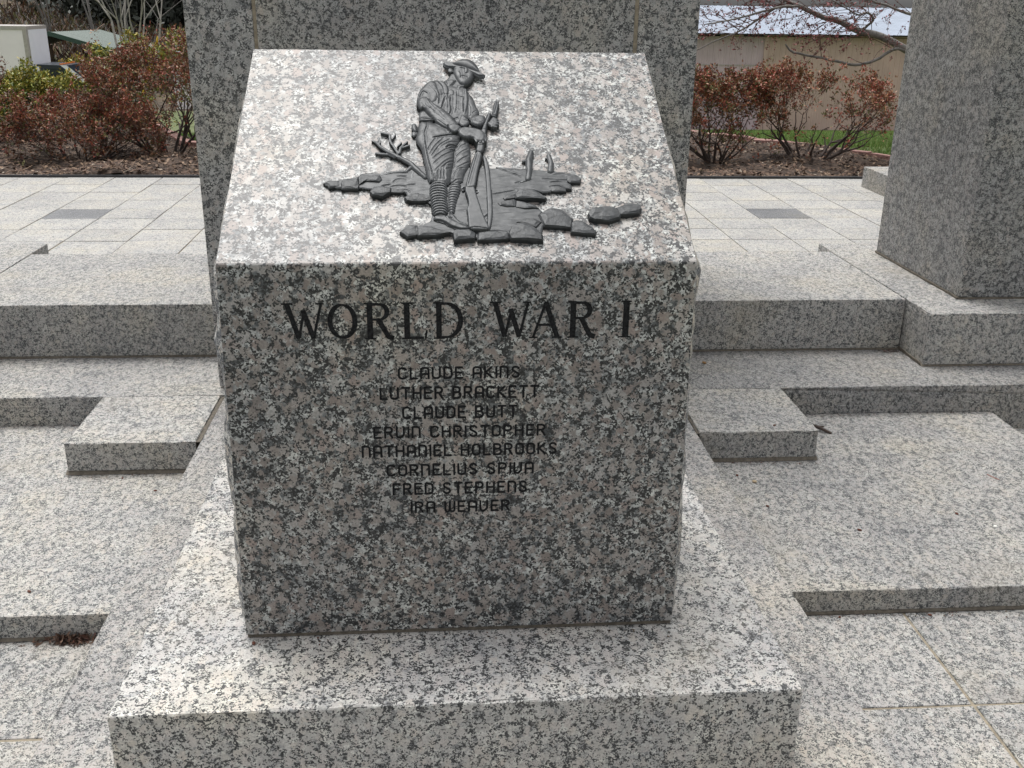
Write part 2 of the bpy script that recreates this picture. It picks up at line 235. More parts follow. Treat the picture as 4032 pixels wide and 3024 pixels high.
ROCKS=[(11.7,[(108.3,176.9),(114.7,187.9),(128.1,192.3),(142.5,191.2),(157.4,176.9),(166.7,166.0),(163.5,162.7),(144.8,163.9),(126.1,162.8),(109.0,166.1)]),(9.4,[(84.7,166.8),(91.0,176.5),(109.8,177.6),(109.9,167.8),(87.3,161.4)]),(9.4,[(74.0,153.9),(92.9,160.3),(108.7,160.3),(107.6,143.1),(90.5,142.7),(77.8,145.9)]),(9.4,[(108.7,159.6),(136.8,150.5),(145.1,146.2),(150.1,137.2),(124.4,137.3),(107.5,141.6)]),(11.7,[(148.6,119.0),(165.4,133.1),(178.6,136.9),(192.6,133.7),(202.7,118.9),(211.5,107.3),(204.9,83.4),(157.4,88.2),(154.3,102.3)]),(10.9,[(207.7,97.4),(216.9,103.6),(230.5,98.4),(246.0,83.8),(252.0,72.5),(248.2,66.0),(205.2,71.3)]),(14.0,[(91.2,73.2),(98.3,86.4),(107.2,94.6),(121.1,92.5),(140.0,82.1),(151.0,61.7),(149.9,48.6),(93.5,52.9),(89.9,63.0)]),(10.1,[(106.3,99.4),(122.4,109.8),(142.1,107.6),(152.8,99.2),(140.4,84.9),(121.3,93.2)]),(10.9,[(33.7,73.6),(69.9,75.4),(87.7,71.3),(91.0,56.1),(81.1,53.2),(41.0,50.4),(32.8,50.5)]),(7.8,[(-253.5,211.1),(-244.7,219.2),(-227.5,219.2),(-222.7,220.1),(-221.9,202.3),(-242.4,197.5),(-246.3,205.8)]),(10.1,[(-221.2,211.1),(-217.1,220.9),(-189.5,223.7),(-186.2,202.3),(-188.4,192.2),(-218.1,193.1)]),(10.1,[(-189.7,229.1),(-182.9,235.9),(-166.5,229.1),(-148.0,232.7),(-143.1,220.1),(-147.5,212.9),(-177.6,215.6),(-186.5,204.9)]),(11.7,[(-165.2,183.5),(-157.5,197.2),(-139.1,198.4),(-126.4,194.0),(-127.4,181.7),(-142.0,170.0),(-160.3,174.4)]),(10.1,[(-100.4,168.0),(-91.8,177.6),(-75.7,180.7),(-50.5,171.4),(-49.5,161.5),(-73.5,156.4),(-96.3,159.9)]),(10.1,[(-108.3,74.5),(-94.4,90.8),(-76.8,90.7),(-73.4,65.8),(-94.3,59.9)]),(11.7,[(-76.2,78.0),(-71.0,86.6),(-49.9,84.8),(-31.3,76.9),(-12.7,70.8),(-40.8,63.3),(-75.7,61.8)]),(13.3,[(-12.7,68.0),(-7.9,74.9),(18.0,76.5),(28.8,67.8),(26.7,52.5),(-9.7,49.3)]),(7.8,[(-126.5,194.3),(-101.1,193.4),(-99.9,184.6),(-126.4,183.8)]),(7.8,[(177.9,201.9),(193.4,203.0),(207.5,197.0),(206.6,187.5),(179.6,187.5)]),(7.8,[(195.0,205.2),(217.4,208.6),(218.8,200.8),(217.6,192.6),(205.7,194.1)]),(8.6,[(212.3,232.8),(230.3,235.1),(239.6,223.7),(236.2,212.5),(216.2,212.5),(211.6,218.1)])]
ISOROCKS=[(12.8,[(242.1,119.8),(248.6,133.6),(253.0,134.6),(277.0,142.0),(293.8,137.7),(303.9,120.6),(298.8,109.0),(277.7,100.3),(252.4,103.6),(243.8,109.2)]),(11.9,[(295.7,135.1),(312.1,144.3),(330.1,147.9),(344.2,144.6),(344.8,133.9),(338.1,122.2),(317.4,118.6),(302.9,118.0)])]
TITLE=[('W',-0.3209,-0.2455,0.6361,0.7056),('O',-0.2413,-0.1862,0.6358,0.7055),('R',-0.1756,-0.1208,0.6355,0.7055),('L',-0.1095,-0.0609,0.6353,0.7054),('D',-0.0512,0.0048,0.6351,0.7054),('W',0.0526,0.1279,0.6347,0.7053),('A',0.1249,0.1858,0.6344,0.7053),('R',0.1951,0.249,0.6341,0.7052),('I',0.2944,0.3145,0.6338,0.7051)]
NAMES=[('CLAUDE AKINS', -0.1171, 0.1105, 0.5565, 0.5811), ('LUTHER BRACKETT', -0.1522, 0.1466, 0.5162, 0.5422), ('CLAUDE BUTT', -0.1113, 0.1067, 0.4766, 0.5028), ('ERVIN CHRISTOPHER', -0.1665, 0.1615, 0.4375, 0.4627), ('NATHANIEL HOLBROOKS', -0.1898, 0.1847, 0.3984, 0.424), ('CORNELIUS SPIVA', -0.1439, 0.1398, 0.3578, 0.3835), ('FRED STEPHENS', -0.1338, 0.1284, 0.3174, 0.3436), ('IRA WEAVER', -0.0997, 0.095, 0.2776, 0.303)]

# ------------------------------------------------------------------ materials
def nodes(name):
    m = bpy.data.materials.new(name); m.use_nodes = True
    t = m.node_tree; b = t.nodes['Principled BSDF']
    return m, t, b
def N(t, kind, **kw):
    n = t.nodes.new(kind)
    for k, v in kw.items():
        if k in n.inputs: n.inputs[k].default_value = v
        else: setattr(n, k, v)
    return n
def ramp(t, stops, interp='LINEAR'):
    r = t.nodes.new('ShaderNodeValToRGB'); e = r.color_ramp; e.interpolation = interp
    while len(e.elements) < len(stops): e.elements.new(0.5)
    for el_, (p, c) in zip(e.elements, stops):
        el_.position = p; el_.color = (*c, 1) if len(c) == 3 else c
    return r
def mix(t, fac, a, b, mode='MIX'):
    m = t.nodes.new('ShaderNodeMix'); m.data_type = 'RGBA'; m.blend_type = mode
    for idx, v in ((0, fac), (6, a), (7, b)):
        if hasattr(v, 'links'): t.links.new(v, m.inputs[idx])
        elif isinstance(v, (int, float)): m.inputs[idx].default_value = v
        else: m.inputs[idx].default_value = (*v, 1)
    return m.outputs[2]
def math_(t, op, a, b=None, clamp=False):
    m = t.nodes.new('ShaderNodeMath'); m.operation = op; m.use_clamp = clamp
    for i, v in enumerate((a, b)):
        if v is None: continue
        if hasattr(v, 'links'): t.links.new(v, m.inputs[i])
        else: m.inputs[i].default_value = v
    return m.outputs[0]

def granite(name, grain=1.0, feld=(), matrix=(), density=0.5, rough=0.5, stain=0.25, bump=0.0, tint=(1, 1, 1), mica=0.10, black=0.02, warm=(0.40, 0.35, 0.27)):
    """coarse grained granite: large pale feldspars set in a salt and pepper ground mass"""
    m, t, b = nodes(name)
    tc = N(t, 'ShaderNodeTexCoord'); oi = N(t, 'ShaderNodeObjectInfo')
    off = N(t, 'ShaderNodeVectorMath', operation='SCALE'); off.inputs['Scale'].default_value = 17.0
    cx = N(t, 'ShaderNodeCombineXYZ')
    for i in range(3): t.links.new(oi.outputs['Random'], cx.inputs[i])
    t.links.new(cx.outputs[0], off.inputs[0])
    ad = N(t, 'ShaderNodeVectorMath', operation='ADD'); t.links.new(tc.outputs['Object'], ad.inputs[0]); t.links.new(off.outputs[0], ad.inputs[1])
    base = ad.outputs[0]
    nz = N(t, 'ShaderNodeTexNoise', Scale=150 * grain, Detail=4.0, Roughness=.65); t.links.new(base, nz.inputs['Vector'])
    def warp(amt):
        sub = N(t, 'ShaderNodeVectorMath', operation='SUBTRACT'); t.links.new(nz.outputs['Color'], sub.inputs[0]); sub.inputs[1].default_value = (.5, .5, .5)
        sc = N(t, 'ShaderNodeVectorMath', operation='SCALE'); t.links.new(sub.outputs[0], sc.inputs[0]); sc.inputs['Scale'].default_value = amt / grain
        wv = N(t, 'ShaderNodeVectorMath', operation='ADD'); t.links.new(base, wv.inputs[0]); t.links.new(sc.outputs[0], wv.inputs[1]); return wv.outputs[0]
    w1, w2 = warp(.022), warp(.0085)
    def vor(scale, vec):
        v = N(t, 'ShaderNodeTexVoronoi', Scale=scale * grain); t.links.new(vec, v.inputs['Vector'])
        q = N(t, 'ShaderNodeSeparateColor'); t.links.new(v.outputs['Color'], q.inputs[0]); return v, q
    mp_ = N(t, 'ShaderNodeMapping'); mp_.inputs['Rotation'].default_value = (.5, .9, .6); mp_.inputs['Scale'].default_value = (1, .55, .8); t.links.new(w1, mp_.inputs[0])
    (big, sb), (med, sm), (fine, sf) = vor(42, mp_.outputs[0]), vor(120, w2), vor(270, w2)
    rb = ramp(t, feld, 'LINEAR'); t.links.new(sb.outputs[0], rb.inputs[0])
    nm = N(t, 'ShaderNodeTexNoise', Scale=34 * grain, Detail=4.0, Roughness=0.7); t.links.new(base, nm.inputs['Vector'])
    n3 = N(t, 'ShaderNodeTexNoise', Scale=23 * grain, Detail=2.0); t.links.new(base, n3.inputs['Vector'])
    # the ground mass drifts between dark-rich and pale-rich
    gi = math_(t, 'ADD', math_(t, 'MULTIPLY', sm.outputs[0], .62), math_(t, 'SUBTRACT', math_(t, 'MULTIPLY', n3.outputs['Fac'], 1.5), .56), clamp=True)
    rm_ = ramp(t, matrix, 'LINEAR'); t.links.new(gi, rm_.inputs[0])
    # it gathers along the borders of the large crystals
    k = math_(t, 'ADD', math_(t, 'MULTIPLY', big.outputs['Distance'], 0.8), nm.outputs['Fac'])
    km = math_(t, 'ADD', k, math_(t, 'MULTIPLY', math_(t, 'SUBTRACT', sm.outputs[1], .5), .42))
    mk = ramp(t, [(0.0, (0, 0, 0)), (0.47, (0, 0, 0)), (0.54, (1, 1, 1))]); t.links.new(math_(t, 'ADD', math_(t, 'MULTIPLY', km, .55), density - .53), mk.inputs[0])
    c = mix(t, mk.outputs[0], rb.outputs[0], rm_.outputs[0])
    # black mica flecks, some strung into clusters
    n4 = N(t, 'ShaderNodeTexNoise', Scale=72 * grain, Detail=2.0); t.links.new(base, n4.inputs['Vector'])
    kf = math_(t, 'ADD', math_(t, 'MULTIPLY', k, .28), math_(t, 'ADD', math_(t, 'MULTIPLY', n4.outputs['Fac'], .62), math_(t, 'MULTIPLY', sf.outputs[0], .30)))
    mf = ramp(t, [(0.0, (0, 0, 0)), (0.60, (0, 0, 0)), (0.625, (1, 1, 1))]); t.links.new(math_(t, 'SUBTRACT', kf, mica), mf.inputs[0])
    rk = ramp(t, [(0, (black, black * 1.1, black * 1.2)), (.5, (black * 2.2, black * 2.3, black * 2.5)), (1, (black * 5, black * 5.1, black * 5.2))]); t.links.new(sf.outputs[1], rk.inputs[0])
    c = mix(t, mf.outputs[0], c, rk.outputs[0])
    # tone inside crystals
    nf = N(t, 'ShaderNodeTexNoise', Scale=240 * grain, Detail=3.0); t.links.new(base, nf.inputs['Vector'])
    rn = ramp(t, [(0.3, (.76, .76, .76)), (0.7, (1.2, 1.2, 1.2))]); t.links.new(nf.outputs['Fac'], rn.inputs[0])
    c = mix(t, 1.0, c, rn.outputs[0], 'MULTIPLY')
    # broad tone and weather stain
    ns = N(t, 'ShaderNodeTexNoise', Scale=3.2, Detail=5.0, Roughness=0.6); t.links.new(base, ns.inputs['Vector'])
    rs = ramp(t, [(0.33, (.82, .83, .86)), (0.52, (1, 1, 1)), (0.72, (1.10, 1.06, 0.97))]); t.links.new(ns.outputs['Fac'], rs.inputs[0])
    c = mix(t, 1.0, c, rs.outputs[0], 'MULTIPLY')
    n2 = N(t, 'ShaderNodeTexNoise', Scale=1.7, Detail=6.0, Roughness=0.7); t.links.new(ad.outputs[0], n2.inputs['Vector'])
    r2_ = ramp(t, [(0.54, (0, 0, 0)), (0.75, (stain, stain, stain))]); t.links.new(n2.outputs['Fac'], r2_.inputs[0])
    c = mix(t, r2_.outputs[0], c, warm)
    # each stone its own shade
    vr = math_(t, 'ADD', math_(t, 'MULTIPLY', oi.outputs['Random'], 0.12), 0.94)
    cv = N(t, 'ShaderNodeCombineColor')
    for i in range(3): t.links.new(vr, cv.inputs[i])
    c = mix(t, 1.0, c, cv.outputs[0], 'MULTIPLY')
    c = mix(t, 1.0, c, tint, 'MULTIPLY')
    t.links.new(c, b.inputs['Base Color'])
    rr = math_(t, 'ADD', math_(t, 'MULTIPLY', nf.outputs['Fac'], 0.16), rough - 0.08)
    t.links.new(rr, b.inputs['Roughness'])
    if bump:
        bp = N(t, 'ShaderNodeBump', Strength=bump, Distance=0.0015)
        hsum = math_(t, 'ADD', sf.outputs[1], math_(t, 'MULTIPLY', nf.outputs['Fac'], 1.2))
        t.links.new(hsum, bp.inputs['Height']); t.links.new(bp.outputs[0], b.inputs['Normal'])
    return m
F_POL = [(0, (.23, .205, .188)), (.22, (.31, .285, .265)), (.45, (.21, .182, .165)), (.6, (.29, .242, .22)), (.78, (.37, .36, .345)), (1, (.26, .232, .212))]
X_POL = [(0, (.055, .06, .065)), (.28, (.13, .14, .145)), (.48, (.27, .275, .27)), (.66, (.43, .44, .43)), (1, (.56, .57, .545))]
F_LT = [(0, (.54, .53, .52)), (.25, (.47, .455, .445)), (.5, (.53, .50, .485)), (.75, (.44, .435, .43)), (1, (.55, .515, .48))]
X_LT = [(0, (.20, .205, .215)), (.25, (.37, .375, .38)), (.5, (.50, .50, .49)), (.75, (.62, .62, .60)), (1, (.66, .655, .63))]
F_GRY = [(0, (.40, .40, .395)), (.25, (.32, .32, .31)), (.5, (.37, .355, .345)), (.75, (.30, .30, .295)), (1, (.38, .355, .335))]
X_GRY = [(0, (.11, .115, .12)), (.25, (.20, .205, .21)), (.5, (.34, .34, .335)), (.75, (.43, .43, .42)), (1, (.50, .50, .485))]
M_MON = granite('polished_granite', 1.15, F_POL, X_POL, 0.535, 0.46, 0.0, mica=.142, black=.010)
M_SLAB = granite('honed_granite', 1.3, F_LT, X_LT, 0.52, 0.5, 0.30, 0.15, mica=.16, black=.022, tint=(.93, .925, .90))
M_STEP = granite('flamed_granite', 1.35, F_LT, X_LT, 0.52, 0.62, 0.45, 0.25, mica=.148, black=.04, tint=(.77, .765, .74))
M_PAVE = granite('paving_granite', 1.7, F_LT, X_LT, 0.50, 0.7, 0.35, 0.3, mica=.17, black=.08, tint=(.80, .795, .765))
M_STEPG = granite('grey_flamed_granite', 1.5, F_LT, X_LT, 0.52, 0.62, 0.3, 0.25, mica=.145, black=.03, tint=(.60, .60, .59))
M_BASE = granite('base_granite', 1.45, F_LT, X_LT, 0.52, 0.6, 0.4, 0.25, mica=.155, black=.035, tint=(.73, .72, .70))
M_ARRIS = granite('arris_highlight', 1.5, [(0, (.64, .63, .61)), (1, (.55, .54, .52))], X_LT, 0.40, 0.6, 0.2, mica=.23, black=.08)  # paler granite that paints a highlight on bevelled edges; no face takes it
M_PILL = granite('grey_pillar_granite', 1.0, F_GRY, X_GRY, 0.53, 0.42, 0.12, mica=.145, black=.022, tint=(.93, .93, .93))
M_PILR = granite('dark_pillar_granite', 1.15, F_GRY, X_GRY, 0.52, 0.45, 0.15, mica=.14, black=.025, tint=(.82, .82, .82))
M_PLATE = granite('engraved_dark_granite', 2.6, [(0, (.20, .205, .215)), (.5, (.15, .155, .165)), (.8, (.24, .24, .25))], X_GRY, 0.5, 0.4, 0.0)

def simple(name, col, rough=0.6, noise=0.15, scale=40, metal=0.0, bump=0.0, col2=None):
    m, t, b = nodes(name)
    tc = N(t, 'ShaderNodeTexCoord'); nz = N(t, 'ShaderNodeTexNoise', Scale=scale, Detail=4.0, Roughness=0.6); t.links.new(tc.outputs['Object'], nz.inputs['Vector'])
    a = tuple(max(0, c * (1 - noise)) for c in col); d = col2 or tuple(min(1, c * (1 + noise)) for c in col)
    r = ramp(t, [(0.32, a), (0.68, d)]); t.links.new(nz.outputs['Fac'], r.inputs[0]); t.links.new(r.outputs[0], b.inputs['Base Color'])
    b.inputs['Roughness'].default_value = rough; b.inputs['Metallic'].default_value = metal
    if bump:
        bp = N(t, 'ShaderNodeBump', Strength=bump, Distance=0.004); t.links.new(nz.outputs['Fac'], bp.inputs['Height']); t.links.new(bp.outputs[0], b.inputs['Normal'])
    return m
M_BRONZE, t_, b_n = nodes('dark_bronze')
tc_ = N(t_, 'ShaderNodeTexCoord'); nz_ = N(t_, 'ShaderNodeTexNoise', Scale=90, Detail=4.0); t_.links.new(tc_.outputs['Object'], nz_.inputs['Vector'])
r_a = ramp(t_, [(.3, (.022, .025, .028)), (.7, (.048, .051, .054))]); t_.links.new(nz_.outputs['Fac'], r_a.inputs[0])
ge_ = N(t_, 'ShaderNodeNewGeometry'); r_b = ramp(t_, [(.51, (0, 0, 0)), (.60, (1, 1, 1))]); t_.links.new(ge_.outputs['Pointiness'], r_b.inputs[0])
t_.links.new(mix(t_, r_b.outputs[0], r_a.outputs[0], (.15, .158, .165)), b_n.inputs['Base Color'])   # highlights painted into the colour along the convex ridges
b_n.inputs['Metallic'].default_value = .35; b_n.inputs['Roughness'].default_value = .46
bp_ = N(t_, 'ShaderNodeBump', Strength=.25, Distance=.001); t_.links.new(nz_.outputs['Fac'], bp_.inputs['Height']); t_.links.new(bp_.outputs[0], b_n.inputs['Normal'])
M_BLACK = simple('black_paint', (.005, .005, .006), 0.75, 0.2, 220, col2=(.022, .023, .025)); M_BLACK.node_tree.nodes['Principled BSDF'].inputs['Specular IOR Level'].default_value = .15
M_BRONZER = simple('cast_rock_bronze', (.034, .037, .040), 0.5, 0.3, 120, 0.3, 0.3)
M_MORTAR = simple('mortar', (.115, .10, .08), 0.9, 0.35, 70, bump=0.4)
M_GROUT = simple('grey_grout', (.25, .215, .16), 0.9, 0.25, 60)
M_MULCH = simple('mulch', (.035, .023, .017), 0.95, 0.5, 26, bump=1.0, col2=(.10, .068, .05))
M_STRAW = [simple('straw_tan', (.24, .16, .105), 0.8), simple('straw_brown', (.11, .064, .042), 0.8), simple('straw_dark', (.045, .028, .022), 0.9), simple('straw_pale', (.34, .28, .22), 0.8)]
M_EDGE = simple('shade_black_edging', (.03, .03, .032), 0.6)  # edging coloured black to paint in the shadow at the kerb
M_BRICK = simple('red_edging_brick', (.27, .15, .13), 0.85, 0.25, 30, bump=0.4)
M_BARK = simple('bush_bark', (.055, .040, .034), 0.9, 0.4, 50)
M_BARKG = simple('grey_bark', (.16, .15, .14), 0.9, 0.3, 20)
M_BARKP = simple('pale_bark', (.30, .28, .26), 0.9, 0.25, 6)
def leafm(name, c): return simple(name, c, 0.55, 0.3, 12)
M_RED = leafm('leaf_red', (.26, .062, .036)); M_ORG = leafm('leaf_orange_brown', (.25, .115, .05)); M_OLV = leafm('leaf_olive', (.115, .11, .035)); M_MAR = leafm('leaf_maroon', (.10, .045, .032)); M_DRY = leafm('leaf_dry', (.19, .11, .07))
M_YEL = leafm('leaf_yellow_green', (.22, .24, .035)); M_YEL2 = leafm('leaf_yellow', (.36, .29, .04)); M_GRN = leafm('leaf_green', (.07, .12, .025))
M_EVG = leafm('leaf_evergreen', (.026, .032, .024)); M_EVG2 = leafm('leaf_evergreen_grey', (.045, .055, .042))
M_GRASS = leafm('grass_blade', (.10, .19, .03)); M_GRASS2 = leafm('grass_blade_pale', (.24, .27, .09))
def corr(name, col, sc=30): return simple(name, col, 0.55, 0.10, sc)
M_TAN = corr('tan_sheet', (.54, .40, .345), 2.0); M_PINK = corr('mauve_sheet', (.55, .44, .47), 2.0); M_ROOF = corr('pale_blue_roof_sheet', (.25, .29, .36), 1.5)
M_DARK = simple('dark_gap', (.02, .02, .018), 0.9); M_WHITE = simple('white_panel', (.80, .81, .88), 0.45, 0.03, 2); M_CREAM = simple('cream_panel', (.86, .82, .83), 0.5, 0.03, 2)
M_TRIM = simple('aluminium_trim', (.45, .42, .40), 0.4, 0.1, 10, 0.5); M_GLASS = simple('tinted_glass', (.015, .02, .03), 0.08, 0.1, 2); M_AMBER = simple('amber_lens', (.8, .22, .03), 0.3)
M_TYRE = simple('tyre_rubber', (.02, .02, .02), 0.8); M_NAVY = simple('dark_cab_paint', (.02, .026, .04), 0.3, 0.1, 3)
M_GROOF = corr('green_roof_sheet', (.075, .105, .09), 2); M_GTRIM = simple('dark_green_trim', (.012, .05, .03), 0.5); M_WOOD = simple('brown_post', (.12, .08, .05), 0.8); M_YPOST = simple('yellow_paint', (.62, .40, .02), 0.5)

# ------------------------------------------------------------------ object helpers
def tag(o, label=None, cat=None, group=None, kind=None):
    if label: o['label'] = label
    if cat: o['category'] = cat
    if group: o['group'] = group
    if kind: o['kind'] = kind
    return o
def empty(name, loc=(0, 0, 0), rz=0.0):
    o = bpy.data.objects.new(name, None); COL.objects.link(o); o.location = loc; o.rotation_euler = (0, 0, rz); o.empty_display_size = 0.1
    return o
def mesh_obj(name, verts, faces, mats, parent=None, smooth=False, fm=None):
    me = bpy.data.meshes.new(name); me.from_pydata([tuple(v) for v in verts], [], faces)
    for m in (mats if isinstance(mats, (list, tuple)) else [mats]): me.materials.append(m)
    if fm is not None: me.polygons.foreach_set('material_index', np.asarray(fm, dtype=np.int32))
    if smooth: me.polygons.foreach_set('use_smooth', np.ones(len(me.polygons), dtype=bool))
    me.update()
    o = bpy.data.objects.new(name, me); COL.objects.link(o)
    if parent: o.parent = parent
    return o
def np_obj(name, V, Q, mats, parent=None, fm=None, smooth=False):
    """V (n,3), Q (m,k) all faces with k corners"""
    me = bpy.data.meshes.new(name); V = np.asarray(V, dtype=np.float32); Q = np.asarray(Q, dtype=np.int32); k = Q.shape[1]
    me.vertices.add(len(V)); me.vertices.foreach_set('co', V.ravel())
    me.loops.add(Q.size); me.loops.foreach_set('vertex_index', Q.ravel())
    me.polygons.add(len(Q)); me.polygons.foreach_set('loop_start', np.arange(0, Q.size, k, dtype=np.int32)); me.polygons.foreach_set('loop_total', np.full(len(Q), k, dtype=np.int32))
    for m in (mats if isinstance(mats, (list, tuple)) else [mats]): me.materials.append(m)
    if fm is not None: me.polygons.foreach_set('material_index', np.asarray(fm, dtype=np.int32))
    if smooth: me.polygons.foreach_set('use_smooth', np.ones(len(Q), dtype=bool))
    me.update(calc_edges=True); me.validate()
    o = bpy.data.objects.new(name, me); COL.objects.link(o)
    if parent: o.parent = parent
    return o
BOXF = [(0, 3, 2, 1), (4, 5, 6, 7), (0, 1, 5, 4), (1, 2, 6, 5), (2, 3, 7, 6), (3, 0, 4, 7)]
def boxv(x0, x1, y0, y1, z0, z1): return [(x0, y0, z0), (x1, y0, z0), (x1, y1, z0), (x0, y1, z0), (x0, y0, z1), (x1, y0, z1), (x1, y1, z1), (x0, y1, z1)]
def bevel(o, wd=0.003, seg=2):
    bm = bmesh.new(); bm.from_mesh(o.data)
    bmesh.ops.bevel(bm, geom=list(bm.edges), offset=wd, segments=seg, affect='EDGES', profile=0.5)
    bm.to_mesh(o.data); bm.free(); return o
def stone(name, x0, x1, y0, y1, z0, z1, mat, parent=None, wd=0.003, chip=0.0, origin=None):
    """a sawn block whose arrises are slightly bevelled, worn and chipped"""
    v = boxv(x0, x1, y0, y1, z0, z1)
    ox, oy, oz = origin or ((x0 + x1) / 2, (y0 + y1) / 2, z0)
    v = [(a - ox, b_ - oy, c - oz) for a, b_, c in v]
    o = mesh_obj(name, v, BOXF, mat); o.location = (ox, oy, oz)
    if chip:
        bm = bmesh.new(); bm.from_mesh(o.data)
        for e in list(bm.edges):
            pass
        L = max(e.calc_length() for e in bm.edges); step = 0.03
        es = [e for e in bm.edges if e.calc_length() > 0.25 and max(v_.co.z for v_ in e.verts) > (z1 - z0) * 0.9 and min(v_.co.z for v_ in e.verts) > (z1 - z0) * 0.9]
        bmesh.ops.bevel(bm, geom=list(bm.edges), offset=wd, segments=2, affect='EDGES', profile=0.5)
        # cut the long bevel strips into short pieces, then wear them
        for e in list(bm.edges):
            if e.calc_length() > 0.25:
                n = max(2, int(e.calc_length() / step))
                e[ 'x' ] if False else None
        longe = [e for e in bm.edges if e.calc_length() > 0.2]
        bmesh.ops.subdivide_edges(bm, edges=longe, cuts=int(min(60, L / step)), use_grid_fill=False)
        zt = z1 - z0
        for v_ in bm.verts:
            if v_.co.z > zt - wd * 1.5 and (len(v_.link_edges) >= 2):
                near = min(abs(v_.co.x - (x0 - ox)), abs(v_.co.x - (x1 - ox)), abs(v_.co.y - (y0 - oy)), abs(v_.co.y - (y1 - oy)))
                if near < wd * 1.5:
                    a = abs(random.gauss(0, 1)) * chip * (2.6 if random.random() < .06 else 1)
                    v_.co.z -= a * 0.5
                    c = Vector((0, 0, v_.co.z)); v_.co.x += (-1 if v_.co.x > 0 else 1) * a * (abs(abs(v_.co.x) - (x1 - x0) / 2) < wd * 1.5)
                    v_.co.y += (1 if v_.co.y + oy < (y0 + y1) / 2 else -1) * a * (min(abs(v_.co.y + oy - y0), abs(v_.co.y + oy - y1)) < wd * 1.5)
        amax = max(f.calc_area() for f in bm.faces) * .02
        if chip >= .02:
            for f in bm.faces:
                if f.calc_area() < .0012 and f.normal.z > .12: f.material_index = 1
        bm.to_mesh(o.data); bm.free(); o.data.materials.append(M_ARRIS)
    else: bevel(o, wd)
    if parent: o.parent = parent; o.matrix_parent_inverse = Matrix.Identity(4)
    return o
def tubes(segs, sides=4):
    """segs: list of (p0, p1, r0, r1) -> V, Q"""
    P0 = np.array([s[0] for s in segs], float); P1 = np.array([s[1] for s in segs], float); R0 = np.array([s[2] for s in segs]); R1 = np.array([s[3] for s in segs])
    D = P1 - P0; D /= np.linalg.norm(D, axis=1, keepdims=True) + 1e-9
    H = np.where(np.abs(D[:, 2:3]) > .9, np.array([[1., 0, 0]]), np.array([[0, 0, 1.]]))
    A = np.cross(D, H); A /= np.linalg.norm(A, axis=1, keepdims=True) + 1e-9; B = np.cross(D, A)
    n = len(segs); V = np.empty((n, 2 * sides, 3))
    for k in range(sides):
        an = 2 * math.pi * k / sides; dr = A * math.cos(an) + B * math.sin(an)
        V[:, k] = P0 + dr * R0[:, None]; V[:, sides + k] = P1 + dr * R1[:, None]
    q = np.array([[k, (k + 1) % sides, sides + (k + 1) % sides, sides + k] for k in range(sides)])
    Q = (np.arange(n)[:, None, None] * 2 * sides + q[None]).reshape(-1, 4)
    return V.reshape(-1, 3), Q
def cards(P, size, up_bias=0.3, aspect=0.5):
    """leaf shaped quads at points P"""
    n = len(P); D = rng.normal(size=(n, 3)); D[:, 2] += up_bias; D /= np.linalg.norm(D, axis=1, keepdims=True)
    E = rng.normal(size=(n, 3)); E = np.cross(D, E); E /= np.linalg.norm(E, axis=1, keepdims=True)
    s = size * (0.6 + 0.8 * rng.random(n))[:, None]
    V = np.stack([P, P + D * s * .5 + E * s * aspect * .5, P + D * s, P + D * s * .5 - E * s * aspect * .5], 1)
    return V.reshape(-1, 3), np.arange(4 * n).reshape(-1, 4)
# ------------------------------------------------------------------ terrain
def sst(a, b, x): t_ = np.clip((x - a) / (b - a), 0, 1); return t_ * t_ * (3 - 2 * t_)
def tz(x, y):
    z = np.interp(y, [5.9, 6.0, 8.4, 26, 45, 60, 80, 130, 400, 2500], [-.12, .27, .27, -1.62, -2.9, -2.3, -1.4, -1.4, -1.4, -1.4])
    hm = 1 - sst(-14, 12, x + (y - 60) * -0.02)
    h = np.interp(y, [52, 66, 76, 95, 140, 400, 2500], [0, 1.5, 2.6, 8, 24, 40, 40]) * hm
    return z + h
def sheet(name, xs, ys, mat, dz=0.0, noise=0.0, label=None):
    X, Y = np.meshgrid(xs, ys); Z = tz(X, Y) + dz
    if noise: Z = Z + noise * (np.sin(X * .9 + Y * .31) + np.sin(X * .37 - Y * .53) + .5 * np.sin(X * 2.1 + Y * 1.3))
    V = np.stack([X, Y, Z], -1).reshape(-1, 3); nx, ny = len(xs), len(ys)
    i = np.arange(ny - 1)[:, None] * nx + np.arange(nx - 1)[None]; Q = np.stack([i, i + 1, i + 1 + nx, i + nx], -1).reshape(-1, 4)
    o = np_obj(name, V, Q, mat, smooth=True); return o
def ground_mat(name, a, b_, c, s1=1.5, s2=40):
    m, t, b = nodes(name); tc = N(t, 'ShaderNodeTexCoord')
    n1 = N(t, 'ShaderNodeTexNoise', Scale=s1, Detail=6.0, Roughness=.7); n2 = N(t, 'ShaderNodeTexNoise', Scale=s2, Detail=3.0)
    t.links.new(tc.outputs['Object'], n1.inputs['Vector']); t.links.new(tc.outputs['Object'], n2.inputs['Vector'])
    r1 = ramp(t, [(.35, a), (.6, b_)]); t.links.new(n1.outputs['Fac'], r1.inputs[0])
    r2 = ramp(t, [(.55, (0, 0, 0)), (.7, (1, 1, 1))]); t.links.new(n2.outputs['Fac'], r2.inputs[0])
    t.links.new(mix(t, r2.outputs[0], r1.outputs[0], c), b.inputs['Base Color']); b.inputs['Roughness'].default_value = .95
    return m
M_LAWN = ground_mat('lawn_turf', (.060, .085, .026), (.10, .125, .045), (.17, .16, .07), 1.2, 30)
M_HILL = ground_mat('brown_hillside', (.045, .035, .025), (.10, .072, .045), (.14, .10, .06), .35, 3.0)
xs = np.concatenate([[-2000, -600, -200, -90], np.arange(-60, 61, 3), [90, 200, 600, 2000]])
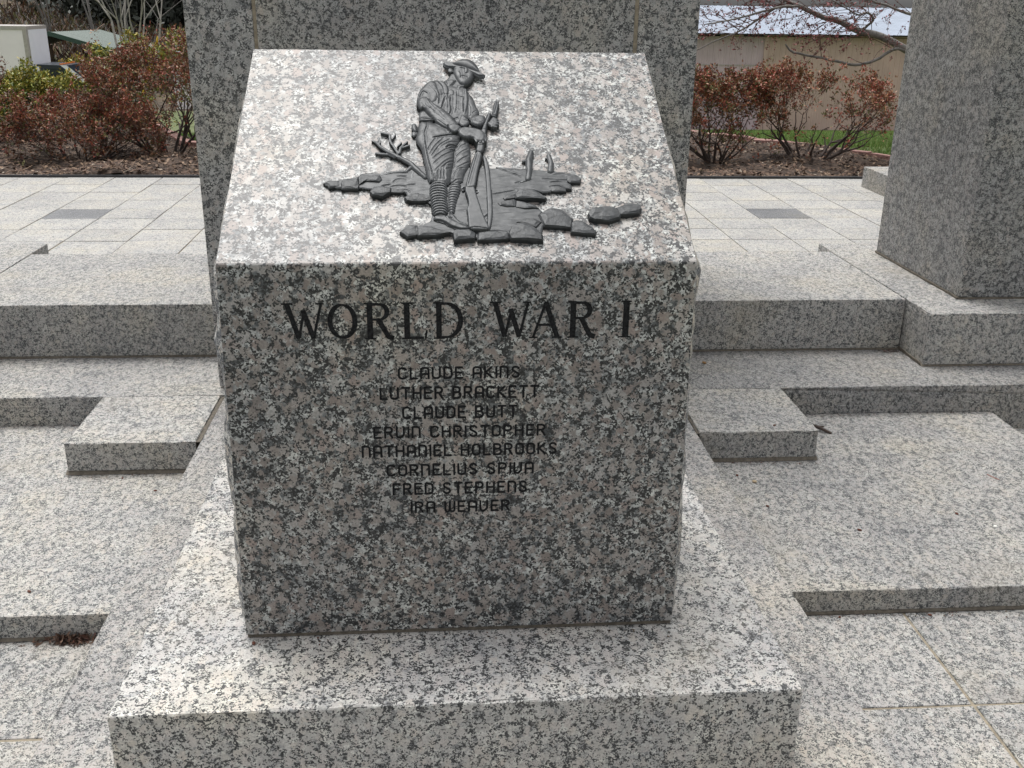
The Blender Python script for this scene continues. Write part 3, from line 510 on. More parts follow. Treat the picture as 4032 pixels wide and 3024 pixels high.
near = sheet('lawn', np.unique(np.concatenate([xs, np.arange(-14, 15, 1.0)])), np.concatenate([[-60, -10, 0, 5.9, 6.0, 7, 8.4], np.arange(10, 42, 2)]), M_LAWN); tag(near, kind='structure')
hill = sheet('hillside', xs, np.concatenate([np.arange(40, 142, 4), [200, 400, 900, 2500]]), M_HILL); tag(hill, kind='structure')

# ------------------------------------------------------------------ lower pavement (level 0)
zB, zC, zE, zG, zP = .188, .0745, .188, .4174, .3374
bed = stone('pavement', -6, 6, -3.5, 2.2, -.11, -.0035, M_GROUT, wd=.002); tag(bed, kind='structure')
def pav(x0, x1, y0, y1, z0, z1, mat, name='paving_slab', parent=None, gap=.0035, jit=.0012):
    dz = random.uniform(-jit, jit)
    me_o = stone(name, x0 + gap, x1 - gap, y0 + gap, y1 - gap, z0, z1 + dz, mat, wd=.0025)
    if parent:
        me_o.parent = parent; me_o.matrix_parent_inverse = parent.matrix_basis.inverted()
    return me_o
cols = [-5.1, -3.75, -2.45, -1.26 - .0, -.0, 1.261, 2.50, 3.8, 5.1]; rows_ = [-3.3, -2.2, -1.0, .19, .594]
for i in range(len(cols) - 1):
    for j in range(len(rows_) - 1):
        x0, x1, y0, y1 = cols[i], cols[i + 1], rows_[j], rows_[j + 1]
        pav(x0, x1, y0, y1, -.011, 0.0, M_STEP, parent=bed, gap=.0042)
for x0, x1 in ((2.20, 3.5), (3.5, 5.0)): pav(x0, x1, .60, 1.87, -.011, 0.0, M_STEP, parent=bed)
# ------------------------------------------------------------------ stepped granite blocks
def blk(name, a, label, cat, mat=None, wd=.0035, chip=.0011, group=None):
    o = stone(name, *a, mat or M_STEP, wd=wd, chip=chip); tag(o, label, cat, group); return o
def joint(o, a, name='mortar_joint'):
    """mortar bead: a wavy strip child of o, world box a"""
    x0, x1, y0, y1, z0, z1 = a; n = max(3, int(max(x1 - x0, y1 - y0) / .03))
    V = []; Q = []
    lx = (x1 - x0) > (y1 - y0)
    for i in range(n + 1):
        f = i / n; w1 = random.uniform(-.0016, .0016); w2 = random.uniform(-.002, .002)
        if lx: x = x0 + (x1 - x0) * f; ring = [(x, y0 + w1, z0), (x, y0 + .35 * (y1 - y0) + w1, z1 + w2), (x, y1, z1), (x, y1, z0)]
        else: y = y0 + (y1 - y0) * f; ring = [(x0 + w1, y, z0), (x0 + w1, y, z1 + w2), (x1, y, z1), (x1, y, z0)]
        V += ring
        if i: b0 = (i - 1) * 4; Q += [(b0 + k, b0 + (k + 1) % 4, b0 + 4 + (k + 1) % 4, b0 + 4 + k) for k in range(4)]
    V = [Vector(v) - o.location for v in V]
    return mesh_obj(name, V, Q, M_MORTAR, o)
cL = blk('granite_step', (-2.30, -.868, .5818, 1.874, -.012, zC), 'broad low granite step left of the plinth, with brown leaf litter at its foot', 'step')
cR = blk('granite_step', (.871, 2.1935, .5954, 1.874, -.012, zC), 'broad low granite step right of the plinth, ending in an open corner', 'step')
joint(cR, (.874, 2.19, .588, .598, 0.0015, .008)); joint(cL, (-2.29, -.871, .574, .584, 0.0015, .008))
eL = blk('granite_block', (-1.312, -.875, 1.4406, 1.8735, zC + .010, zE + .0005), 'small square granite block left of the monument, wedged against the base slab', 'granite block', group='square granite blocks beside the monument')
eR = blk('granite_block', (.874, 1.306, 1.4489, 1.8735, zC + .010, zE + .0005), 'small square granite block right of the monument, with a dark twig at its corner', 'granite block', group='square granite blocks beside the monument')
joint(eL, (-1.318, -.876, 1.432, 1.47, zC + .0008, zC + .011)); joint(eR, (.874, 1.311, 1.44, 1.47, zC + .0008, zC + .011))
joint(eR, (.8665, .8735, 1.452, 1.872, zC + .002, zE - .006)); joint(eL, (-.8745, -.8605, 1.447, 1.872, zC + .002, zE - .005))
fL = blk('granite_step', (-3.6, -.001, 1.8766, 2.3265, -.02, zE), 'middle granite step on the left, a long tread behind the left square block', 'step')
fR = blk('granite_step', (.001, 4.3, 1.8766, 2.3265, -.02, zE), 'middle granite step on the right, its tread running under the pillar base corner', 'step', mat=M_STEPG)
gL = blk('granite_step', (-2.035, -.904, 2.3292, 3.2265, zE + .006, zG), 'tall top granite step on the left between the centre pillar and the corner slab', 'step')
gR = blk('granite_step', (.899, 1.9875, 2.3292, 3.2265, zE + .006, zG), 'tall top granite step on the right between the centre pillar and the corner pillar base', 'step')
joint(gL, (-2.03, -.906, 2.322, 2.36, zE + .0008, zE + .009)); joint(gR, (.905, 1.985, 2.322, 2.36, zE + .0008, zE + .009))
hR = blk('pillar_base', (1.9912, 3.9, 2.1064, 3.41, zE + .006, zG + .0005), 'granite base slab jutting out under the dark right pillar', 'pillar base')
hL = blk('pillar_base', (-3.9, -2.0393, 2.1064, 3.46, zE + .006, zG + .0005), 'granite base slab at the left edge behind the steps', 'pillar base')
joint(hR, (1.985, 3.89, 2.099, 2.14, zE + .0008, zE + .009)); joint(hR, (1.9843, 1.9915, 2.115, 2.40, zE + .0012, zE + .012))
# ------------------------------------------------------------------ upper plaza
pl = stone('plaza', -6, 6, 2.34, 6.01, .10, zP - .0035, M_GROUT, wd=.002); tag(pl, kind='structure')
tw, tr, pb = .3452, .3072, 6.0101
def plaza_row(y0, y1, x_start, x_end, x0):
    k = math.ceil((x_start - x0) / tw)
    xs_ = [x0 + (k + i) * tw for i in range(60) if x0 + (k + i) * tw <= x_end + .001]
    return xs_
protos = {}
def tile(x, y, mat, wx=tw):
    g = .0030; key = (mat.name, random.randrange(4))
    if key not in protos:
        o = stone('paver', -wx / 2 + g, wx / 2 - g, -tr / 2 + g, tr / 2 - g, 0, .0135, mat, wd=.0022); protos[key] = o.data; bpy.data.objects.remove(o)
    o = bpy.data.objects.new('paver', protos[key]); COL.objects.link(o)
    o.parent = pl; o.matrix_parent_inverse = pl.matrix_basis.inverted()
    o.location = (x, y, zP - .0105 - .002 + random.uniform(-.0012, .0012)); o.rotation_euler = (random.gauss(0, .0012), random.gauss(0, .0012), random.choice((0, math.pi)) + random.gauss(0, .0015))
    return o
for r_ in range(9):
    yc = pb - (r_ + .5) * tr
    if yc - tr / 2 < 3.235: continue
    for k in range(-2, 9):       # left bay
        x = -3.142 + (k + .5) * tw + random.gauss(0, .0008)
        if r_ == 4 and k == 2: 
            o = tile(x, yc, M_PLATE); o['label'] = 'dark engraved memorial paver in the left paving'; continue
        if abs(x) < 6: tile(x, yc, M_PAVE)
    for k in range(-4, 6):      # right bay
        x = 1.9989 + (k + .5) * tw + random.gauss(0, .0008)
        if x < 1.0 - tw: continue
        if r_ == 4 and k == 0:
            o = tile(x, yc, M_PLATE); o['label'] = 'dark engraved memorial paver in the right paving'; continue
        tile(x, yc, M_PAVE)
cb = blk('granite_kerb', (3.146, 4.2, 4.3, 5.655, zP - .01, .489), 'low granite kerb block showing behind the dark right pillar', 'kerb')
eg = stone('garden_edging', -6, 6, 6.014, 6.034, .2, .356, M_EDGE, wd=.002); tag(eg, 'thin edging strip between the paving and the mulch bed, coloured black for the kerb shadow', 'edging')
# ------------------------------------------------------------------ pillars
PY, PYB = 1.95, 2.325
cp = empty('granite_pillar', (0, 2.15, zE)); tag(cp, 'tall centre pillar of three upright grey granite slabs with mortar joints, behind the monument', 'pillar')
for x0, x1 in ((-.8942, -.6645), (-.6525, .6555), (.6695, .8857)):
    o = stone('granite_slab', x0, x1, PY, PYB, zE + .006, 3.4, M_PILL, wd=.004); o.parent = cp; o.matrix_parent_inverse = cp.matrix_basis.inverted()
for x0, x1 in ((-.6645, -.6525), (.6555, .6695)):
    o = stone('mortar_joint', x0, x1, PY + .004, PYB - .01, zE + .006, 3.39, M_GROUT, wd=.0005); o.parent = cp; o.matrix_parent_inverse = cp.matrix_basis.inverted()
bf = stone('granite_slab', -.8945, .886, PYB + .003, 3.2, zE + .006, 3.38, M_PILL, wd=.004); bf.parent = cp; bf.matrix_parent_inverse = cp.matrix_basis.inverted()
rp = empty('granite_pillar', (2.8, 2.7, zG)); tag(rp, 'broad dark grey granite pillar on the right, standing on its jutting base', 'pillar')
o = stone('pillar_shaft', 2.2174, 3.45, 2.322, 3.2002, zG + .007, 3.6, M_PILR, wd=.006); o.parent = rp; o.matrix_parent_inverse = rp.matrix_basis.inverted()
joint(rp, (2.214, 3.45, 2.317, 2.345, zG + .001, zG + .009)); joint(rp, (2.212, 2.24, 2.32, 3.2, zG + .001, zG + .009))
# ------------------------------------------------------------------ monument with plinth
RM = RAD(.4348)
def rotz(o): o.rotation_euler = (0, 0, RM); return o
bs = blk('base_slab', (-.8591, .8619, -.62, 1.8735, -.012, zB), 'long low granite base slab under the plinth, its edges running beside both steps', 'base slab', mat=M_BASE)
def rot_place(o):
    c, s_ = math.cos(RM), math.sin(RM); l = o.location; o.location = (l.x * c - l.y * s_, l.x * s_ + l.y * c, l.z); o.rotation_euler = (0, 0, RM)
pa = blk('plinth', (-.6496, .6423, -.224, 1.02, zB + .0015, .388), 'square granite plinth directly under the inscribed monument, bright worn top edge', 'plinth', mat=M_SLAB, wd=.005, chip=.0013); rot_place(pa)
mon = empty('war_memorial', (0, 0, .388), RM); tag(mon, 'slant-topped polished granite war memorial with carved names and a bronze soldier relief', 'war memorial')
MH, MD, MH2, TH = .7767, .5764, 1.1128, RAD(30.2472)   # heights above the plinth
def mon_block():
    """body: smooth front, slant, back; rock-pitched sides"""
    wb, wt = .4369, .4291
    def hw(z): return wb + (wt - wb) * min(1, z / MH)
    ny, nz_ = 26, 44; V = []; Q = []; fm = []
    prng = np.random.default_rng(3)
    gz = prng.random((2, 14, 12))
    def bulge(side, fy, fz):
        # facetted rock-pitched face, flush at every arris
        a = fy * 10.99; b_ = fz * 12.99; i, j = int(b_), int(a); u, v = b_ - i, a - j
        g_ = gz[side]
        if u + v < 1: n_ = g_[i, j] * (1 - u - v) + g_[i + 1 if i < 13 else i, j] * u + g_[i, j + 1 if j < 11 else j] * v
        else: n_ = g_[min(i + 1, 13), min(j + 1, 11)] * (u + v - 1) + g_[min(i + 1, 13), j] * (1 - v) + g_[i, min(j + 1, 11)] * (1 - u)
        e = min(fy, 1 - fy, fz, 1 - fz)
        env = min(1, e / .09) ** .6
        return env * (.004 + .024 * n_) + (prng.random() - .5) * .0035 * min(1, e / .02)
    z0 = .009
    for side in (0, 1):
        base = len(V); sg = -1 if side == 0 else 1
        for i in range(nz_ + 1):
            fz = i / nz_
            for j in range(ny + 1):
                fy = j / ny; y = MD * fy; top = MH + (MH2 - MH) * fy; z = z0 + (top - z0) * fz
                V.append((sg * (hw(z) + bulge(side, fy, fz)), y, z))
        for i in range(nz_):
            for j in range(ny):
                a = base + i * (ny + 1) + j; q = (a, a + 1, a + ny + 2, a + ny + 1)
                Q.append(q if side == 1 else q[::-1]); fm.append(1)
    n1 = (ny + 1) * (nz_ + 1)
    L = lambda i, j: i * (ny + 1) + j
    R = lambda i, j: n1 + i * (ny + 1) + j
    for i in range(nz_): Q.append((L(i, 0), R(i, 0), R(i + 1, 0), L(i + 1, 0))); fm.append(0); Q.append((R(i, ny), L(i, ny), L(i + 1, ny), R(i + 1, ny))); fm.append(0)
    for j in range(ny): Q.append((L(nz_, j), R(nz_, j), R(nz_, j + 1), L(nz_, j + 1))); fm.append(0); Q.append((L(0, j + 1), R(0, j + 1), R(0, j), L(0, j))); fm.append(0)
    o = mesh_obj('granite_body', V, Q, [M_MON, M_PITCH], mon, fm=fm)
    bm = bmesh.new(); bm.from_mesh(o.data)
    es = [e for e in bm.edges if len(e.link_faces) == 2 and {f.material_index for f in e.link_faces} == {0} and e.link_faces[0].normal.angle(e.link_faces[1].normal) > .3]
    bmesh.ops.bevel(bm, geom=es, offset=.0035, segments=2, affect='EDGES', profile=.5)
    bm.to_mesh(o.data); bm.free(); return o
M_PITCH = granite('rock_pitched_granite', 1.3, [(0, (.60, .59, .56)), (.4, (.50, .49, .46)), (.7, (.55, .50, .44))], X_GRY, .5, .85, .5, .6, mica=.1, black=.05, warm=(.5, .42, .28))
mon_block()
o = stone('mortar_joint', -.435, .436, .005, MD - .01, -.0005, .0095, M_MORTAR, wd=.001, origin=(0, 0, 0)); o.location = (0, 0, 0); o.parent = mon
# ---- painted letters
def stroke_box(V, Q, p0, p1, w0, w1, d):
    (x0, z0), (x1, z1) = p0, p1; dx, dz = x1 - x0, z1 - z0; l = math.hypot(dx, dz) or 1e-6; nx, nz_ = -dz / l, dx / l
    b0 = len(V)
    for y in (-d, .001):
        V += [(x0 + nx * w0 / 2, y, z0 + nz_ * w0 / 2), (x0 - nx * w0 / 2, y, z0 - nz_ * w0 / 2), (x1 - nx * w1 / 2, y, z1 - nz_ * w1 / 2), (x1 + nx * w1 / 2, y, z1 + nz_ * w1 / 2)]
    Q += [(b0, b0 + 1, b0 + 2, b0 + 3), (b0, b0 + 4, b0 + 5, b0 + 1), (b0 + 1, b0 + 5, b0 + 6, b0 + 2), (b0 + 2, b0 + 6, b0 + 7, b0 + 3), (b0 + 3, b0 + 7, b0 + 4, b0)]
def disc(V, Q, c, r, d, n=10):
    b0 = len(V)
    for k in range(n): V.append((c[0] + r * math.cos(2 * math.pi * k / n), -d, c[1] + r * math.sin(2 * math.pi * k / n)))
    Q.append(tuple(b0 + k for k in range(n)))
def arc(cx, cy, rx, ry, a0, a1, n=12): return [(cx + rx * math.cos(RAD(a0 + (a1 - a0) * i / n)), cy + ry * math.sin(RAD(a0 + (a1 - a0) * i / n))) for i in range(n + 1)]
# serif title glyphs: width 1 (stretched to the measured width), height 1; strokes (points, widths)
TK, TN, SF = .130, .070, .042
TG = {
 'W': [([(.13, .97), (.37, .04)], TK), ([(.37, .04), (.53, .80)], TN), ([(.50, .80), (.72, .04)], TK), ([(.72, .04), (.93, .97)], TN), ([(0, .975), (.27, .975)], SF), ([(.80, .975), (1, .975)], SF)],
 'O': [(arc(.5, .5, .405, .44, 0, 360, 36), 'O')],
 'R': [([(.20, .02), (.20, .97)], TK * 1.15), ([(.20, .95), (.50, .95)], .07), (arc(.50, .745, .27, .205, 90, -90, 14), 'B'), ([(.50, .54), (.20, .54)], .06), ([(.48, .54), (.80, .07), (.98, .03)], TK), ([(.02, .022), (.40, .022)], SF), ([(.02, .975), (.30, .975)], SF)],
 'L': [([(.24, .02), (.24, .97)], TK * 1.15), ([(.24, .035), (.86, .035)], .07), ([(.93, .02), (.97, .24)], .05), ([(.04, .022), (.40, .022)], SF), ([(.04, .975), (.44, .975)], SF)],
 'D': [([(.20, .02), (.20, .97)], TK * 1.1), ([(.20, .955), (.45, .955)], .065), (arc(.43, .5, .475, .455, 90, -90, 20), 'B'), ([(.45, .045), (.20, .045)], .065), ([(.02, .022), (.36, .022)], SF), ([(.02, .975), (.36, .975)], SF)],
 'A': [([(.13, .03), (.50, .98)], TN), ([(.49, .98), (.86, .03)], TK), ([(.27, .36), (.72, .36)], .06), ([(0, .022), (.27, .022)], SF), ([(.70, .022), (1, .022)], SF)],
 'I': [([(.5, .02), (.5, .97)], .16), ([(.05, .022), (.95, .022)], SF), ([(.05, .975), (.95, .975)], SF)]}
kk = 0
for ch, x0, x1, zb, zt in TITLE:
    W_, H_ = x1 - x0, zt - zb; V = []; Q = []
    for pts, wd in TG[ch]:
        P = [(x0 + px * W_, zb + pz * H_) for px, pz in pts]
        for i in range(len(P) - 1):
            kk += 1; d = .0006 + (kk % 24) * 1.5e-5
            if wd in ('O', 'B'):
                # modelled bowl: heavier where it runs upright
                def wf(p, q): dx, dz = q[0] - p[0], q[1] - p[1]; return H_ * (.048 + .085 * abs(dz) / (math.hypot(dx, dz) + 1e-9))
                j = (i + 1) % (len(P) - 1) if wd == 'O' else min(i + 1, len(P) - 2)
                a = wf(P[i], P[i + 1]); b_ = wf(P[j], P[j + 1]); stroke_box(V, Q, P[i], P[i + 1], a, b_, d)
                disc(V, Q, P[i + 1], b_ / 2 * .98, d + 2e-6)
            else:
                stroke_box(V, Q, P[i], P[i + 1], wd * H_, wd * H_, d)
                if i: disc(V, Q, P[i], wd * H_ / 2, d + 2e-6)
    t_ = mesh_obj('title_letter', V, Q, M_BLACK, mon); t_['label'] = 'large black serif letter ' + ch + ' of the title WORLD WAR I'

r3 = .17
NG = {   # round-cornered monoline names, box .62 x 1
 'A': [[(0, 0)] + arc(.2, .78, .2, .2, 180, 90, 5) + arc(.34, .78, .2, .2, 90, 0, 5) + [(.54, 0)], [(0, .40), (.54, .40)]],
 'B': [[(0, 0), (0, .98)] + arc(.28, .75, .2, .23, 90, -90, 6) + arc(.30, .27, .24, .27, 90, -90, 6) + [(0, 0)], [(0, .53), (.3, .53)]],
 'C': [arc(.26, .78, .26, .2, 20, 180, 8) + arc(.26, .22, .26, .22, 180, 340, 8)],
 'D': [[(0, 0), (0, .98)] + arc(.24, .72, .29, .26, 90, 0, 6) + arc(.24, .27, .29, .27, 0, -90, 6) + [(0, 0)]],
 'E': [[(.46, .98), (0, .98), (0, 0), (.48, 0)], [(0, .51), (.40, .51)]],
 'F': [[(.48, .98), (0, .98), (0, 0)], [(0, .50), (.40, .50)]],
 'H': [[(0, 0), (0, .98)], [(.52, 0), (.52, .98)], [(0, .50), (.52, .50)]],
 'I': [[(.0, 0), (.0, .98)]],
 'K': [[(0, 0), (0, .98)], [(.48, .98), (.06, .50), (.52, 0)]],
 'L': [[(0, .98), (0, 0), (.46, 0)]],
 'N': [[(0, 0)] + [(0, .98)] + arc(.30, .76, .22, .22, 90, 0, 6) + [(.52, 0)]],
 'O': [arc(.26, .76, .26, .22, 0, 180, 10) + arc(.26, .22, .26, .22, 180, 360, 10) + [(.52, .76)]],
 'P': [[(0, 0), (0, .98)] + arc(.28, .73, .23, .25, 90, -90, 8) + [(0, .48)]],
 'R': [[(0, 0), (0, .98)] + arc(.28, .74, .22, .24, 90, -90, 8) + [(0, .50)], [(.26, .50), (.52, 0)]],
 'S': [arc(.26, .76, .23, .22, 15, 170, 7) + [(.06, .64), (.44, .36)] + arc(.26, .22, .23, .22, 10, -165, 7)],
 'T': [[(0, .98), (.54, .98)], [(.27, .98), (.27, 0)]],
 'U': [[(0, .98)] + arc(.26, .22, .26, .22, 180, 360, 10) + [(.52, .98)]],
 'V': [[(0, .98), (0, .30)] + arc(.20, .22, .20, .22, 180, 270, 5) + [(.30, 0), (.50, .26), (.52, .98)]],
 'W': [[(0, .98)] + arc(.16, .18, .16, .18, 180, 360, 7) + [(.34, .98)], [(.34, .7)] + arc(.52, .18, .16, .18, 180, 360, 7) + [(.68, .98)]]}
GW = {'I': .0, 'W': .68, 'E': .48, 'L': .46, 'F': .48}
for txt, x0, x1, zb, zt in NAMES:
    H_ = zt - zb; sw = .160 * H_; adv = []; cur = 0.0; gapc = .30
    for ch in txt:
        if ch == ' ': cur += .50; adv.append(None); continue
        adv.append(cur); cur += GW.get(ch, .54) + gapc
    tot = cur - gapc; sx = (x1 - x0 - sw) / tot; V = []; Q = []; kk = 0
    for ch, a in zip(txt, adv):
        if a is None: continue
        for pl_ in NG[ch]:
            P = [(x0 + sw / 2 + (a + px) * sx, zb + sw / 2 + pz * (H_ - sw) / .98) for px, pz in pl_]
            for i in range(len(P) - 1):
                kk += 1; d = .0006 + (kk % 30) * 1.2e-5
                stroke_box(V, Q, P[i], P[i + 1], sw, sw, d)
                disc(V, Q, P[i], sw / 2, d + 2e-6, 8)
            disc(V, Q, P[-1], sw / 2, d + 2e-6, 8)
    t_ = mesh_obj('name_lettering', V, Q, M_BLACK, mon); t_['label'] = 'black carved name line reading ' + txt
# ------------------------------------------------------------------ bronze relief on the slant
sTH, cTH = math.sin(TH), math.cos(TH)
def seg_dist(X, Y, p, q):
    dx, dy = q[0] - p[0], q[1] - p[1]; l2 = dx * dx + dy * dy + 1e-9
    u = np.clip(((X - p[0]) * dx + (Y - p[1]) * dy) / l2, 0, 1)
    return np.hypot(X - p[0] - u * dx, Y - p[1] - u * dy), u
def inside(X, Y, pts):
    c = np.zeros(X.shape, bool); n = len(pts)
    for i in range(n):
        (x0, y0), (x1, y1) = pts[i], pts[(i + 1) % n]
        if y0 == y1: continue
        cond = ((y0 > Y) != (y1 > Y)) & (X < (x1 - x0) * (Y - y0) / (y1 - y0) + x0); c ^= cond
    return c
def smoothpts(pts, it=2):
    for _ in range(it):
        o = []
        n = len(pts)
        for i in range(n):
            a, b_ = pts[i], pts[(i + 1) % n]
            o += [(a[0] * .75 + b_[0] * .25, a[1] * .75 + b_[1] * .25), (a[0] * .25 + b_[0] * .75, a[1] * .25 + b_[1] * .75)]
        pts = o
    return pts
def hfield(ops, res, extra=None, smooth_poly=True, wob=0.0):
    pts = [q for op in ops for q in op[-1]]
    m = 10; x0 = min(q[0] for q in pts) - m; x1 = max(q[0] for q in pts) + m; y0 = min(q[1] for q in pts) - m; y1 = max(q[1] for q in pts) + m
    xs_ = np.arange(x0, x1, res); ys_ = np.arange(y0, y1, res); X, Y = np.meshgrid(xs_, ys_); H = np.full(X.shape, -1.0)
    for op in ops:
        if op[0] == 'P':
            _, hb, ht, wd, mode, pp = op
            if mode == 'd': pp = smoothpts(pp, 1)
            bx0, bx1 = min(q[0] for q in pp), max(q[0] for q in pp); by0, by1 = min(q[1] for q in pp), max(q[1] for q in pp)
            i0, i1 = np.searchsorted(xs_, [bx0 - 2, bx1 + 2]); j0, j1 = np.searchsorted(ys_, [by0 - 2, by1 + 2])
            xx, yy = X[j0:j1, i0:i1], Y[j0:j1, i0:i1]
            D = np.full(xx.shape, 1e9)
            for k in range(len(pp)): D = np.minimum(D, seg_dist(xx, yy, pp[k], pp[(k + 1) % len(pp)])[0])
            f = np.clip(D / wd, 0, 1); f = np.sqrt(np.clip(1 - (1 - f) ** 2, 0, 1)) if mode == 'd' else f
            ins = inside(xx, yy, pp); f = np.where(ins, f, 0); h = np.where(ins | (D < .8), hb + (ht - hb) * f, -1)
            H[j0:j1, i0:i1] = np.maximum(H[j0:j1, i0:i1], h)
        elif op[0] == 'L':
            _, h0, k_, rs, pp = op; rs = list(rs) + [rs[-1]] * (len(pp) - len(rs)); mr = max(rs) + 2
            bx0, bx1 = min(q[0] for q in pp) - mr, max(q[0] for q in pp) + mr; by0, by1 = min(q[1] for q in pp) - mr, max(q[1] for q in pp) + mr
            i0, i1 = np.searchsorted(xs_, [bx0, bx1]); j0, j1 = np.searchsorted(ys_, [by0, by1]); xx, yy = X[j0:j1, i0:i1], Y[j0:j1, i0:i1]
            for k in range(len(pp) - 1):
                D, u = seg_dist(xx, yy, pp[k], pp[k + 1]); r_ = rs[k] + (rs[k + 1] - rs[k]) * u
                h = np.where(D < r_, h0 + k_ * np.sqrt(np.clip(r_ ** 2 - D ** 2, 0, None)), -1)
                H[j0:j1, i0:i1] = np.maximum(H[j0:j1, i0:i1], h)
        elif op[0] == 'G':
            _, wd, dp, pp = op
            if len(pp) > 2:       # smooth the crease
                P2 = []
                for k in range(len(pp) - 1):
                    a = pp[max(0, k - 1)]; b_ = pp[k]; c = pp[k + 1]; d = pp[min(len(pp) - 1, k + 2)]
                    for u in (0, .25, .5, .75):
                        P2.append(tuple(.5 * (2 * b_[i] + (c[i] - a[i]) * u + (2 * a[i] - 5 * b_[i] + 4 * c[i] - d[i]) * u * u + (3 * b_[i] - a[i] - 3 * c[i] + d[i]) * u ** 3) for i in (0, 1)))
                pp = P2 + [pp[-1]]
            mr = wd * 4
            bx0, bx1 = min(q[0] for q in pp) - mr, max(q[0] for q in pp) + mr; by0, by1 = min(q[1] for q in pp) - mr, max(q[1] for q in pp) + mr
            i0, i1 = np.searchsorted(xs_, [bx0, bx1]); j0, j1 = np.searchsorted(ys_, [by0, by1]); xx, yy = X[j0:j1, i0:i1], Y[j0:j1, i0:i1]
            D = np.full(xx.shape, 1e9); T = np.zeros(xx.shape)
            for k in range(len(pp) - 1):
                d_, u = seg_dist(xx, yy, pp[k], pp[k + 1]); b_ = d_ < D; D = np.where(b_, d_, D); T = np.where(b_, (k + u) / (len(pp) - 1), T)
            tap = np.clip(np.minimum(T, 1 - T) * 5 + .35, 0, 1)
            # a fold: sharp valley with a raised lip on the upper side
            val = -dp * np.exp(-(D / wd) ** 2) * tap + dp * .38 * np.exp(-((D - wd * 2.0) / (wd * 1.1)) ** 2) * tap
            sub = H[j0:j1, i0:i1]; H[j0:j1, i0:i1] = np.where(sub > 0, np.maximum(sub + val, 2.0), sub)
    if extra is not None: H = np.where(H > 0, np.maximum(H + extra(X, Y), 1.0), H)
    return X, Y, H
def pnoise(X, Y, s, seed):
    r_ = np.random.default_rng(seed); o = 0
    for k in range(6):
        a = r_.random() * 6.28; f = s * (.6 + r_.random() * 1.2); o = o + np.sin(X * f * math.cos(a) + Y * f * math.sin(a) + r_.random() * 6.28 + 1.3 * np.sin(X * f * .7 * math.sin(a) - Y * f * .6 * math.cos(a)))
    return o / 6
def relief_mesh(name, ops, res, parent, extra=None, label=None, thick=None):
    X, Y, H = hfield(ops, res, extra)
    # soften aliasing of the cast surface
    Mk = H > 0; Hs = H.copy()
    for _ in range(1):
        acc = np.zeros_like(Hs); cnt = np.zeros_like(Hs)
        for dx in (-1, 0, 1):
            for dy in (-1, 0, 1):
                wgt = 4 if dx == 0 and dy == 0 else (2 if dx == 0 or dy == 0 else 1)
                sh = np.roll(np.roll(Hs, dy, 0), dx, 1); mk = np.roll(np.roll(Mk, dy, 0), dx, 1); acc += np.where(mk, sh, 0) * wgt; cnt += mk * wgt
        Hs = np.where(Mk, acc / np.maximum(cnt, 1), Hs)
    idx = np.full(Mk.shape, -1); idx[Mk] = np.arange(Mk.sum())
    s_, t_, h_ = X[Mk], Y[Mk], Hs[Mk]; n = len(s_)
    c00, c10, c11, c01 = idx[:-1, :-1], idx[:-1, 1:], idx[1:, 1:], idx[1:, :-1]
    ok = (c00 >= 0) & (c10 >= 0) & (c11 >= 0) & (c01 >= 0); Q = np.stack([c00[ok], c10[ok], c11[ok], c01[ok]], -1)
    # side walls
    from_, to_ = np.concatenate([Q[:, i] for i in range(4)]), np.concatenate([Q[:, (i + 1) % 4] for i in range(4)])
    key = from_.astype(np.int64) * n + to_; rev = to_.astype(np.int64) * n + from_; bd = ~np.isin(key, rev)
    f, g_ = from_[bd], to_[bd]
    used = np.zeros(n, bool); used[Q.ravel()] = True
    s2, t2, h2 = np.concatenate([s_, s_]), np.concatenate([t_, t_]), np.concatenate([h_, np.full(n, -.3) if thick is None else h_ - thick])
    W = np.stack([f + n, g_ + n, g_, f], -1)
    Q = np.concatenate([Q, W] + ([Q[:, ::-1] + n] if thick is not None else [])); used2 = np.zeros(2 * n, bool); used2[Q.ravel()] = True; rm_ = np.cumsum(used2) - 1; Q = rm_[Q]
    s2, t2, h2 = s2[used2] / 1000, t2[used2] / 1000, h2[used2] / 1000
    Vv = np.stack([s2, t2 * cTH - h2 * sTH, MH + t2 * sTH + h2 * cTH], -1)
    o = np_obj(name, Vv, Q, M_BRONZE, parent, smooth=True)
    o.data.set_sharp_from_angle(angle=RAD(50))
    if label: o['label'] = label
    return o
def ground_tex(X, Y): return .55 * pnoise(X * .25, Y * 1.6, .42, 5) + .5 * pnoise(X * .6, Y * 1.4, .12, 6)
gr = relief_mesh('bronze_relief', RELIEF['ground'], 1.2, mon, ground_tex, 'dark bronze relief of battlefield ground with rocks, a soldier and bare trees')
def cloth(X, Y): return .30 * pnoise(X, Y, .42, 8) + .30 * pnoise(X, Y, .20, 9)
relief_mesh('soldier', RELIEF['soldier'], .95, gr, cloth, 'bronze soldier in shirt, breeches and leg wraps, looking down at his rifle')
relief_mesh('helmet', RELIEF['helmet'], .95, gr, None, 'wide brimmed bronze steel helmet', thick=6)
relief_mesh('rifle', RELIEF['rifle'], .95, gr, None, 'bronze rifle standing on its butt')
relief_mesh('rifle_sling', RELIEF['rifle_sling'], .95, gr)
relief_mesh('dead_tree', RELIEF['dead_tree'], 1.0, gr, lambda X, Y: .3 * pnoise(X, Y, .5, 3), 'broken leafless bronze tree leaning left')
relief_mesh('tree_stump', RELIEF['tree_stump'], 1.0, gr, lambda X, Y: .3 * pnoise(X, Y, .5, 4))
relief_mesh('tree_stump', RELIEF['tree_stump2'], 1.0, gr, lambda X, Y: .3 * pnoise(X, Y, .5, 4))
